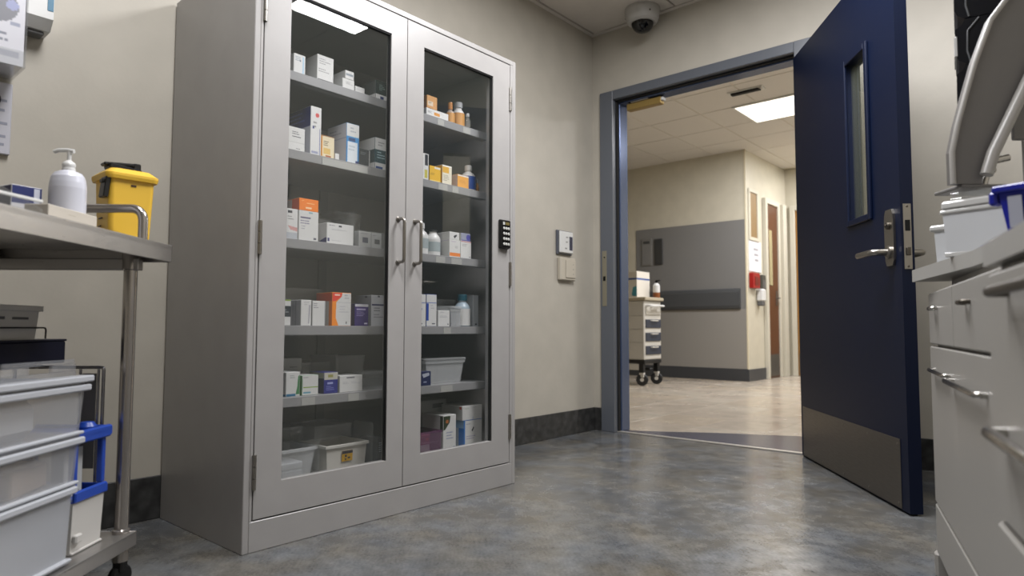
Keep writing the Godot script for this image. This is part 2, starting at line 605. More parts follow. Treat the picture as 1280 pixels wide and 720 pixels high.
# ---------------------------------------------------------------- corridor
func build_corridor() -> void:
	var cream := wall_material("cream corridor paint", Color(0.745, 0.72, 0.65), 0.4)
	var zc := -4.62
	var xs := -0.79
	var ze := -6.1
	var st := begin()
	bx(st, Vector3(-4, -0.1, -7), Vector3(4, -0.004, -0.02), 0.0)
	var fl := struct("floor_corridor", st, mat("corridor tile joint", Color(0.50, 0.46, 0.42), 0.4), "polished beige tiled floor of the corridor", "floor")
	var tm := []
	for k in 3:
		var m := mat("beige polished tile %s" % ["pale", "mid", "warm"][k], [Color(0.70, 0.66, 0.60), Color(0.68, 0.635, 0.575), Color(0.69, 0.64, 0.57)][k], 1.0)
		m.albedo_texture = grain_tex(41 + k, 0.03, 0.92, 1.0, 256)
		m.roughness_texture = grain_tex(45, 0.02, 0.16, 0.30, 128)
		m.roughness_texture_channel = BaseMaterial3D.TEXTURE_CHANNEL_GRAYSCALE
		world_tex(m, 0.9)
		tm.append(m)
	var ts := 0.457
	for i in 14:
		for j in 14:
			var x0 := -3.2 + i * ts
			var z0 := -0.146 - (j + 1) * ts
			if x0 > 1.9: continue
			st = begin()
			bx(st, Vector3(x0 + 0.001, -0.006, z0 + 0.001), Vector3(x0 + ts - 0.001, 0.0, z0 + ts - 0.001), 0.0008)
			part("floor_tile", st, tm[rng.randi() % 3], fl)
	var inlay := mat("dark slate inlay", Color(0.25, 0.25, 0.30), 0.22)
	st = begin()
	prism(st, PackedVector2Array([Vector2(0.15, -0.02), Vector2(0.15, -0.10), Vector2(0.30, -0.17), Vector2(0.66, -0.40), Vector2(1.11, -0.62), Vector2(1.6, -0.86), Vector2(1.6, -0.02)]), Vector3(0, -0.004, 0), Vector3(1, 0, 0), Vector3(0, 0, 1), Vector3.UP, 0.0055)
	part("border_inlay", st, inlay, fl)
	st = begin()
	bx(st, Vector3(-4, 0, zc - 0.15), Vector3(xs - 0.15, CORR_H, zc), 0.0)
	struct("wall_corridor", st, cream, "cream corridor wall opposite the doorway with grey protective sheet", "wall")
	st = begin()
	bx(st, Vector3(xs - 0.15, 0, ze - 0.15), Vector3(xs, CORR_H, zc), 0.0)
	struct("wall_passage", st, cream, "cream side passage wall with door, red box and dispenser", "wall")
	st = begin()
	bx(st, Vector3(xs, 0, ze - 0.15), Vector3(1.9, CORR_H, ze), 0.0)
	struct("wall_end", st, cream, "cream wall closing the side passage", "wall")
	st = begin()
	bx(st, Vector3(1.75, 0, ze), Vector3(1.9, CORR_H, zc), 0.0)
	bx(st, Vector3(1.9, 0, zc - 0.15), Vector3(4, CORR_H, zc), 0.0)
	struct("wall_corridor_right", st, cream, "cream corridor wall right of the side passage", "wall")
	st = begin()
	bx(st, Vector3(-4.15, 0, zc - 0.15), Vector3(-4, CORR_H, -0.145), 0.0)
	bx(st, Vector3(-4.15, 0, -0.145), Vector3(-0.12, CORR_H, 0.0), 0.0)
	struct("wall_corridor_left", st, cream, "cream wall at the left end of the corridor", "wall")
	st = begin()
	bx(st, Vector3(4, 0, zc - 0.15), Vector3(4.15, CORR_H, -0.145), 0.0)
	bx(st, Vector3(3.42, 0, -0.145), Vector3(4.15, CORR_H, 0.0), 0.0)
	struct("wall_corridor_end", st, cream, "cream wall at the right end of the corridor", "wall")
	# ceiling
	st = begin()
	bx(st, Vector3(-4.15, CORR_H + 0.008, -7), Vector3(4.15, CORR_H + 0.1, 0.0), 0.0)
	var ce := struct("ceiling_corridor", st, mat("corridor ceiling grid", Color(0.80, 0.77, 0.70), 0.6), "pale tiled corridor ceiling", "ceiling")
	var cm := mat("corridor ceiling tile", Color(0.84, 0.82, 0.79), 0.8)
	cm.albedo_texture = grain_tex(51, 0.2, 0.93, 1.0, 256)
	world_tex(cm, 1.5)
	for i in 10:
		for j in 10:
			var x0 := -3.2 + i * 0.61 + 0.17
			var z0 := -6.3 + j * 0.61 - 0.29 + 0.61
			if x0 > 2.6 or z0 > -0.7: continue
			if absf(x0 + 0.3 - 0.08) < 0.32 and absf(z0 + 0.3 + 3.25) < 0.32: continue
			st = begin()
			bx(st, Vector3(x0, CORR_H, z0), Vector3(x0 + 0.597, CORR_H + 0.009, z0 + 0.597), 0.003)
			part("ceiling_tile", st, cm, ce)
	# protective sheet, guard rail and skirting
	var gs := mat("grey protective sheet", Color(0.45, 0.445, 0.435), 0.45)
	st = begin()
	bx(st, Vector3(-2.385, 0.155, zc), Vector3(xs - 0.012, 2.06, zc + 0.006), 0.002)
	struct("trim_3", st, gs, "grey protective wall sheet on the corridor wall", "wall panel")
	var lower := mat("light grey lower sheet", Color(0.53, 0.515, 0.49), 0.45)
	st = begin()
	bx(st, Vector3(-2.385, 0.155, zc + 0.006), Vector3(xs - 0.012, 0.915, zc + 0.010), 0.002)
	struct("trim_4", st, lower, "lighter grey wall sheet below the guard rail", "wall panel")
	st = begin()
	prism(st, PackedVector2Array([Vector2(0, 0.91), Vector2(0.03, 0.925), Vector2(0.04, 0.96), Vector2(0.04, 1.13), Vector2(0.03, 1.165), Vector2(0, 1.18)]), Vector3(-2.6, 0, zc + 0.006), Vector3(0, 0, 1), Vector3(0, 1, 0), Vector3(1, 0, 0), 1.73)
	struct("trim_5", st, mat("slate guard rail", Color(0.26, 0.265, 0.27), 0.5), "dark grey guard rail along the corridor wall", "guard rail")
	var sk := mat("slate corridor skirting", Color(0.22, 0.225, 0.235), 0.4)
	st = begin()
	bx(st, Vector3(-4, 0, zc), Vector3(xs, 0.155, zc + 0.014), 0.004)
	struct("baseboard_corridor", st, sk, "dark grey skirting below the grey wall sheet", "skirting")
	st = begin()
	bx(st, Vector3(xs, 0, -5.2), Vector3(xs + 0.014, 0.15, zc + 0.014), 0.004)
	struct("baseboard_passage", st, sk, "dark grey skirting on the side passage wall", "skirting")
	st = begin()
	bx(st, Vector3(xs - 0.012, 0.155, zc), Vector3(xs + 0.012, CORR_H, zc + 0.012), 0.004)
	struct("trim_6", st, mat("ivory corner guard", Color(0.78, 0.74, 0.64), 0.3), "ivory corner guard where corridor and side passage meet", "corner guard")
	# framed notices on the sheet
	var t := thing("framed_notice", "pale outlined notice frame left on the grey corridor wall sheet", "notice", Vector3(-2.21, 1.735, zc + 0.006))
	st = begin()
	bx(st, Vector3(-0.08, -0.19, 0), Vector3(0.08, 0.19, 0.012), 0.002)
	part("frame", st, mat("grey notice frame", Color(0.43, 0.425, 0.41), 0.4), t)
	st = begin()
	bx(st, Vector3(-0.065, -0.17, 0.012), Vector3(0.065, 0.10, 0.014), 0.001)
	part("sheet", st, gs, t)
	st = begin()
	bx(st, Vector3(-0.05, 0.12, 0.012), Vector3(0.05, 0.155, 0.014), 0.001)
	part("heading_strip", st, mat("dark grey board", Color(0.22, 0.22, 0.22), 0.5), t)
	t = thing("notice_board", "plain dark grey board on the corridor wall beside the pale notice frame", "notice", Vector3(-2.02, 1.73, zc + 0.006))
	st = begin()
	bx(st, Vector3(-0.065, -0.18, 0), Vector3(0.065, 0.18, 0.016), 0.003)
	part("frame", st, mat("dark grey board", Color(0.22, 0.22, 0.22), 0.5), t)
	st = begin()
	bx(st, Vector3(-0.052, -0.165, 0.016), Vector3(0.052, 0.165, 0.018), 0.001)
	part("board", st, mat("darker grey board", Color(0.19, 0.19, 0.185), 0.6), t)
	# passage wall: hatch window
	var w := Node3D.new()
	w.name = "window_1"
	add_child(w)
	tag(w, "tan recessed hatch window high on the side passage wall", "window")
	w.set_meta("kind", "structure")
	var tan_m := mat("tan timber", Color(0.50, 0.40, 0.25), 0.45)
	st = begin()
	for f in [[1.80, 1.845, -5.02, -4.70], [2.43, 2.475, -5.02, -4.70]]:
		bx(st, Vector3(xs, f[0], f[2]), Vector3(xs + 0.02, f[1], f[3]), 0.003)
	bx(st, Vector3(xs, 1.845, -5.02), Vector3(xs + 0.02, 2.43, -4.98), 0.003)
	bx(st, Vector3(xs, 1.845, -4.74), Vector3(xs + 0.02, 2.43, -4.70), 0.003)
	part("window_frame", st, mat("cream frame", Color(0.74, 0.72, 0.66), 0.35), w)
	st = begin()
	bx(st, Vector3(xs, 1.845, -4.98), Vector3(xs + 0.006, 2.43, -4.74), 0.001)
	part("shutter", st, tan_m, w)
	# added white panel imitating window glare, red box, dispenser, grey box
	t = thing("glare_panel", "white glare panel imitating window glare on the passage wall below the tan hatch", "notice", Vector3(xs, 1.60, -4.90))
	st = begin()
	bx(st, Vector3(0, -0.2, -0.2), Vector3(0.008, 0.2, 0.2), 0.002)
	part("sheet", st, mat("white glare panel", Color(0.88, 0.88, 0.9), 0.12), t)  # white gloss stands for a bright window's reflection, not a hung notice
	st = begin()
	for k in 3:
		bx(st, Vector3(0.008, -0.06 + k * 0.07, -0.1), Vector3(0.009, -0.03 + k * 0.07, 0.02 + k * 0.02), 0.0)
	part("print", st, mat("grey print", Color(0.6, 0.6, 0.62), 0.4), t)  # marks on the glare stand-in
	t = thing("red_box", "red box on the side passage wall left of the small grey box", "call box", Vector3(xs, 1.28, -4.80))
	st = begin()
	bx(st, Vector3(0, -0.1, -0.11), Vector3(0.06, 0.1, 0.11), 0.008)
	part("body", st, mat("signal red", Color(0.55, 0.02, 0.02), 0.35), t)
	st = begin()
	bx(st, Vector3(0.06, -0.06, -0.06), Vector3(0.066, 0.05, 0.06), 0.003)
	part("cover", st, mat("dark red", Color(0.38, 0.015, 0.015), 0.3), t)
	t = thing("wall_dispenser", "white hand dispenser on the passage wall below the red box", "dispenser", Vector3(xs, 1.07, -4.98))
	st = begin()
	bx(st, Vector3(0, -0.05, -0.06), Vector3(0.09, 0.11, 0.06), 0.015)
	part("body", st, mat("white plastic", Color(0.78, 0.78, 0.77), 0.35), t)
	st = begin()
	bx(st, Vector3(0.01, -0.11, -0.05), Vector3(0.08, -0.05, 0.05), 0.01)
	part("nozzle", st, mat("grey plastic", Color(0.33, 0.33, 0.33), 0.45), t)
	t = thing("grey_box", "small grey box on the passage wall right of the red box", "box", Vector3(xs, 1.27, -5.08))
	st = begin()
	bx(st, Vector3(0, -0.1, -0.06), Vector3(0.05, 0.1, 0.06), 0.006)
	part("body", st, mat("olive grey", Color(0.25, 0.245, 0.22), 0.45), t)
	st = begin()
	bx(st, Vector3(0.05, -0.08, -0.045), Vector3(0.055, 0.03, 0.045), 0.002)
	part("lid", st, mat("grey plastic", Color(0.33, 0.33, 0.33), 0.45), t)
	# brown door in the passage wall
	corridor_door("door_2", "brown timber door in the side passage with tall vision panel", Vector3(xs, 0, -5.46), PI / 2, mat("brown veneer", Color(0.33, 0.20, 0.12), 0.4))
	corridor_door("door_3", "tan timber door in the end wall of the side passage", Vector3(-0.45, 0, ze), 0.0, mat("tan veneer", Color(0.52, 0.37, 0.17), 0.4))
	# pilaster at the far end of the passage wall
	st = begin()
	bx(st, Vector3(xs, 0, -6.0), Vector3(xs + 0.05, 2.42, -5.86), 0.004)
	struct("trim_7", st, mat("cream frame", Color(0.74, 0.72, 0.66), 0.35), "cream pilaster past the brown passage door", "trim")
	# slot diffuser in the ceiling
	t = thing("ceiling_vent", "slot air vent with dark opening in the corridor ceiling", "vent", Vector3(0.06, CORR_H, -2.54))
	st = begin()
	bx(st, Vector3(-0.17, -0.012, -0.05), Vector3(0.17, 0.0, 0.05), 0.003)
	part("frame", st, mat("white lacquer", Color(0.8, 0.8, 0.78), 0.4), t)
	st = begin()
	bx(st, Vector3(-0.14, -0.03, -0.01), Vector3(0.14, -0.012, 0.04), 0.001)
	part("slot", st, mat("black rubber seal", Color(0.012, 0.012, 0.014), 0.8), t)
	st = begin()
	bx(st, Vector3(0.13, -0.022, 0.0), Vector3(0.16, -0.012, 0.045), 0.003)
	part("end_cap", st, mat("bright threshold strip", Color(0.72, 0.70, 0.67), 0.3, 0.6), t)
	# brass coordinator under the door header
	t = thing("door_bracket", "brass coloured bracket under the door frame header at its left end", "bracket", Vector3(0.345, 2.154, -0.10))
	st = begin()
	bx(st, Vector3(-0.125, -0.05, -0.02), Vector3(0.125, -0.006, 0.03), 0.003)
	part("body", st, mat("brass", Color(0.62, 0.52, 0.30), 0.4, 0.6), t)
	st = begin()
	bx(st, Vector3(-0.09, -0.006, -0.035), Vector3(0.04, 0.0, 0.04), 0.002)
	part("mounting_plate", st, mat("bright threshold strip", Color(0.72, 0.70, 0.67), 0.3, 0.6), t)
	st = begin()
	box(st, Vector3(0.132, -0.022, 0.006), Vector3(0.018, 0.022, 0.04), 0.004)
	part("end_cap", st, mat("white plastic", Color(0.78, 0.78, 0.77), 0.35), t)
	build_corridor_cart()

func corridor_door(called: String, label: String, at: Vector3, turn: float, leaf_m: Material) -> void:
	# built facing +z; turned so that +z looks out of the wall
	var d := Node3D.new()
	d.name = called
	d.position = at
	d.rotation.y = turn
	add_child(d)
	tag(d, label, "door")
	d.set_meta("kind", "structure")
	var cf := mat("cream frame", Color(0.74, 0.72, 0.66), 0.35)
	var st := begin()
	bx(st, Vector3(-0.27, 0, 0), Vector3(-0.20, 2.42, 0.05), 0.004)
	bx(st, Vector3(0.20, 0, 0), Vector3(0.27, 2.42, 0.05), 0.004)
	bx(st, Vector3(-0.20, 2.35, 0), Vector3(0.20, 2.42, 0.05), 0.004)
	part("door_frame", st, cf, d)
	st = begin()
	bx(st, Vector3(-0.198, 0.01, 0.0), Vector3(0.198, 2.348, 0.03), 0.002)
	part("leaf", st, leaf_m, d)
	st = begin()
	bx(st, Vector3(-0.13, 1.25, 0.03), Vector3(-0.02, 2.0, 0.036), 0.002)
	part("vision_panel", st, mat("pale glazing", Color(0.62, 0.58, 0.45), 0.1), d)
	st = begin()
	bx(st, Vector3(-0.18, 0.03, 0.03), Vector3(0.18, 0.32, 0.033), 0.001)
	part("kick_plate", st, mat("dull steel", Color(0.45, 0.44, 0.42), 0.4, 0.8), d)
	st = begin()
	bx(st, Vector3(0.10, 0.98, 0.03), Vector3(0.15, 1.18, 0.036), 0.002)
	tube(st, bend([Vector3(0.125, 1.08, 0.036), Vector3(0.125, 1.08, 0.08), Vector3(0.03, 1.08, 0.08)], 0.015), 0.009, 8)
	part("door_handle", st, mat("dull steel", Color(0.45, 0.44, 0.42), 0.4, 0.8), d)

func build_corridor_cart() -> void:
	# its drawer side looks towards +x, its plain side towards +z
	var t := thing("supply_cart", "white and grey wheeled supply cart with dark drawer fronts in the corridor", "cart", Vector3(-1.42, 0, -3.34))
	var W := 0.40  # along z
	var Dp := 0.72 # along -x
	var body := mat("cart white", Color(0.70, 0.685, 0.65), 0.4)
	var dark := mat("cart slate", Color(0.16, 0.18, 0.23), 0.4)
	var st := begin()
	bx(st, Vector3(-Dp, 0.30, -W / 2), Vector3(0, 0.99, W / 2), 0.01)
	part("body", st, body, t)
	st = begin()
	bx(st, Vector3(-Dp - 0.02, 0.99, -W / 2 - 0.02), Vector3(0.03, 1.03, W / 2 + 0.02), 0.008)
	part("top", st, mat("cart top cream", Color(0.62, 0.58, 0.5), 0.4), t)
	for k in 4:
		var y := 0.36 + k * 0.155
		st = begin()
		bx(st, Vector3(0, y, -W / 2 + 0.025), Vector3(0.012, y + 0.10, W / 2 - 0.025), 0.004)
		var dr := part("drawer", st, dark if k < 3 else body, t)
		st = begin()
		tube(st, bend([Vector3(0.012, y + 0.085, -0.07), Vector3(0.035, y + 0.085, -0.07), Vector3(0.035, y + 0.085, 0.07), Vector3(0.012, y + 0.085, 0.07)], 0.01), 0.007, 8)
		part("handle", st, mat("cart white", Color(0.7, 0.68, 0.63), 0.4), dr)
	for k in 3:
		st = begin()
		bx(st, Vector3(-Dp + 0.02, 0.50 + k * 0.155, W / 2), Vector3(-0.02, 0.503 + k * 0.155, W / 2 + 0.002), 0.0)
		part("panel_seam", st, mat("cart seam", Color(0.45, 0.43, 0.4), 0.5), t)
	st = begin()
	bx(st, Vector3(-Dp, 0.255, -W / 2), Vector3(0, 0.30, W / 2), 0.005)
	bx(st, Vector3(-Dp, 0.17, -0.03), Vector3(-0.02, 0.20, 0.03), 0.01)
	for q in [[-0.05, -1], [-0.05, 1], [-Dp + 0.05, -1], [-Dp + 0.05, 1]]:
		bx(st, Vector3(q[0] - 0.03, 0.15, q[1] * (W / 2 - 0.03) - 0.025), Vector3(q[0] + 0.03, 0.258, q[1] * (W / 2 - 0.03) + 0.025), 0.004)
	part("base_frame", st, mat("cart black", Color(0.03, 0.03, 0.035), 0.5), t)
	st = begin()
	bx(st, Vector3(-Dp, 0.18, W / 2 - 0.02), Vector3(-0.08, 0.25, W / 2), 0.006)
	part("bumper", st, body, t)
	for p in [[-0.05, -1], [-0.05, 1], [-Dp + 0.05, -1], [-Dp + 0.05, 1]]:
		var z: float = p[1] * (W / 2 - 0.03)
		st = begin()
		lathe(st, [Vector2(0, -0.018), Vector2(0.06, -0.018), Vector2(0.07, -0.01), Vector2(0.07, 0.01), Vector2(0.06, 0.018), Vector2(0, 0.018)], Vector3(p[0], 0.07, z), 20, Vector3(0.4, 0, 1))
		var wh := part("wheel", st, mat("cart black", Color(0.03, 0.03, 0.035), 0.5), t)
		st = begin()
		lathe(st, [Vector2(0, -0.022), Vector2(0.022, -0.022), Vector2(0.022, 0.022), Vector2(0, 0.022)], Vector3(p[0], 0.07, z), 16, Vector3(0.4, 0, 1))
		box(st, Vector3(p[0], 0.125, z), Vector3(0.06, 0.06, 0.045), 0.006)
		part("fork", st, mat("cart white", Color(0.7, 0.68, 0.63), 0.4), wh)
	# push handle at the front corner
	st = begin()
	tube(st, bend([Vector3(0.0, 0.93, -0.16), Vector3(0.07, 0.93, -0.16), Vector3(0.07, 0.93, 0.16), Vector3(0.0, 0.93, 0.16)], 0.03), 0.012, 10)
	part("push_handle", st, mat("white plastic", Color(0.78, 0.78, 0.77), 0.35), t)
	carton("supply_carton", "white carton with a blue band on top of the corridor cart", Vector3(-1.53, 1.03, -3.32), Vector3(0.30, 0.31, 0.42), "c9c3b8", [["r", 0, 0.28, 1, 0.07, "2f4a86"]], "c9c3b8", [["r", 0, 0.28, 1, 0.07, "2f4a86"], ["p", 0.86, 0.62, 1.0, 0.55, 1.0, 0.95, 0.82, 0.92, "3a7f8c"]], 0.0, "", "carton")
	var b := thing("dispenser_bottle", "small white and amber bottle standing on the corridor cart", "bottle", Vector3(-1.45, 1.03, -3.49))
	st = begin()
	lathe(st, [Vector2(0, 0), Vector2(0.04, 0), Vector2(0.042, 0.01), Vector2(0.042, 0.06), Vector2(0.04, 0.065)], Vector3(), 16)
	part("base", st, mat("amber plastic", Color(0.45, 0.24, 0.06), 0.4), b)
	st = begin()
	lathe(st, [Vector2(0.04, 0.065), Vector2(0.042, 0.07), Vector2(0.042, 0.15), Vector2(0.02, 0.18), Vector2(0, 0.18)], Vector3(), 16)
	part("body", st, mat("white plastic", Color(0.78, 0.78, 0.77), 0.35), b)
	st = begin()
	lathe(st, [Vector2(0.015, 0.18), Vector2(0.015, 0.2), Vector2(0, 0.2)], Vector3(), 12)
	bx(st, Vector3(-0.01, 0.2, -0.012), Vector3(0.05, 0.215, 0.012), 0.003)
	part("pump", st, mat("dark metal", Color(0.05, 0.05, 0.05), 0.5, 0.5), b)

# ---------------------------------------------------------------- navy door
func build_door() -> void:
	var d := Node3D.new()
	d.name = "door_1"
	d.position = Vector3(1.325, 0.008, 0.035)
	d.rotation.y = -deg_to_rad(54.28)
	add_child(d)
	tag(d, "dark navy door standing open into the store room, with steel kick plate", "door")
	d.set_meta("kind", "structure")
	var navy := mat("navy gloss paint", Color(0.012, 0.052, 0.145), 0.42)
	navy.metallic_specular = 0.35
	var W := 1.125
	var H := 2.12
	var TH := 0.045
	var x0 := 0.685
	var x1 := 0.885
	var y0 := 1.115
	var y1 := 1.805
	var st := begin()
	bx(st, Vector3(0, 0, -TH), Vector3(x0, H, 0), 0.0)
	bx(st, Vector3(x1, 0, -TH), Vector3(W, H, 0), 0.0)
	bx(st, Vector3(x0, 0, -TH), Vector3(x1, y0, 0), 0.0)
	bx(st, Vector3(x0, y1, -TH), Vector3(x1, H, 0), 0.0)
	part("leaf", st, navy, d)
	st = begin()
	for z in [[0.0, 0.012], [-TH - 0.012, -TH]]:
		bx(st, Vector3(x0 - 0.018, y0 - 0.02, z[0]), Vector3(x0 + 0.006, y1 + 0.02, z[1]), 0.003)
		bx(st, Vector3(x1 - 0.006, y0 - 0.02, z[0]), Vector3(x1 + 0.018, y1 + 0.02, z[1]), 0.003)
		bx(st, Vector3(x0 + 0.006, y0 - 0.02, z[0]), Vector3(x1 - 0.006, y0 + 0.006, z[1]), 0.003)
		bx(st, Vector3(x0 + 0.006, y1 - 0.006, z[0]), Vector3(x1 - 0.006, y1 + 0.02, z[1]), 0.003)
	var vf := part("vision_frame", st, navy, d)
	st = begin()
	bx(st, Vector3(x0, y0, -TH / 2 - 0.003), Vector3(x1, y1, -TH / 2 + 0.003), 0.0)
	part("glass_pane", st, clear("door glass", Color(0.7, 0.72, 0.6), 0.06, 0.0), vf)
	var kp := brushed("kick plate steel", Color(0.43, 0.41, 0.385), 0.42, 2.0, 30.0)
	st = begin()
	bx(st, Vector3(0.03, 0.004, 0), Vector3(1.07, 0.255, 0.0025), 0.0008)
	var k := part("kick_plate", st, kp, d)
	st = begin()
	for p in [[0.055, 0.02], [0.055, 0.235], [0.30, 0.235], [0.55, 0.235], [0.80, 0.235], [1.05, 0.235], [1.05, 0.02], [0.30, 0.02], [0.55, 0.02], [0.80, 0.02]]:
		lathe(st, [Vector2(0.006, 0), Vector2(0.004, 0.0015), Vector2(0, 0.0018)], Vector3(p[0], p[1], 0.0025), 10, Vector3(0, 0, 1))
	part("screw", st, mat("screw steel", Color(0.5, 0.48, 0.45), 0.35, 0.9), k)
	var steel := mat("satin steel", Color(0.60, 0.585, 0.56), 0.3, 1.0)
	# lock plate and lever on both faces
	for sd in [1.0, -1.0]:
		var zf := 0.0 if sd > 0 else -TH
		st = begin()
		var pg := PackedVector2Array()
		for a in 24:
			var tt := TAU * a / 24.0
			pg.append(Vector2(1.05 + clampf(cos(tt) * 1.3, -1, 1) * 0.036, 1.0 + clampf(sin(tt) * 1.15, -1, 1) * 0.106))
		prism(st, pg, Vector3(0, 0, zf), Vector3(1, 0, 0), Vector3(0, 1, 0), Vector3(0, 0, sd), 0.009)
		var pl := part("lock_plate", st, steel, d)
		st = begin()
		lathe(st, [Vector2(0.014, 0), Vector2(0.014, 0.006), Vector2(0.011, 0.009), Vector2(0, 0.009)], Vector3(1.05, 1.045, zf + sd * 0.009), 18, Vector3(0, 0, sd))
		bx(st, Vector3(1.044, 1.041, zf + sd * 0.018), Vector3(1.056, 1.049, zf + sd * 0.024), 0.001)
		part("thumb_turn", st, mat("worn steel", Color(0.35, 0.33, 0.30), 0.4, 0.9), pl)
		st = begin()
		lathe(st, [Vector2(0.024, 0), Vector2(0.024, 0.008), Vector2(0.018, 0.012), Vector2(0, 0.012)], Vector3(1.05, 0.945, zf + sd * 0.009), 20, Vector3(0, 0, sd))
		tube(st, bend([Vector3(1.05, 0.945, zf + sd * 0.012), Vector3(1.05, 0.945, zf + sd * 0.07), Vector3(0.93, 0.943, zf + sd * 0.072)], 0.022, 8), 0.0125, 12)
		part("lever_handle", st, steel, pl)
	# latch plate on the door's edge
	st = begin()
	bx(st, Vector3(W, 0.875, -0.036), Vector3(W + 0.0025, 1.115, -0.008), 0.0008)
	var lp := part("latch_plate", st, steel, d)
	st = begin()
	bx(st, Vector3(W + 0.0025, 1.015, -0.031), Vector3(W + 0.0045, 1.055, -0.014), 0.001)
	part("bolt_hole", st, mat("dark metal", Color(0.05, 0.05, 0.05), 0.5, 0.5), lp)
	st = begin()
	bx(st, Vector3(W + 0.0025, 0.925, -0.03), Vector3(W + 0.009, 0.955, -0.015), 0.002)
	for y in [0.885, 1.105]:
		lathe(st, [Vector2(0.0045, 0), Vector2(0.003, 0.001), Vector2(0, 0.001)], Vector3(W + 0.0025, y, -0.022), 10, Vector3(1, 0, 0))
	part("latch", st, mat("worn steel", Color(0.35, 0.33, 0.30), 0.4, 0.9), lp)
	for y in [0.25, 1.06, 1.88]:
		st = begin()
		lathe(st, [Vector2(0, -0.05), Vector2(0.008, -0.05), Vector2(0.008, 0.05), Vector2(0, 0.05)], Vector3(-0.006, y, -0.012), 12)
		part("hinge", st, steel, d)
	st = begin()
	bx(st, Vector3(0.01, -0.007, -0.03), Vector3(W - 0.01, 0.0, -0.015), 0.0)
	part("bottom_seal", st, mat("black rubber seal", Color(0.012, 0.012, 0.014), 0.8), d)

# ---------------------------------------------------------------- medicine cabinet
const CX := 0.5945
const CZ0 := 1.4917
const CZ1 := 2.7166
const SHELF := [0.165, 0.439, 0.672, 0.958, 1.255, 1.519]

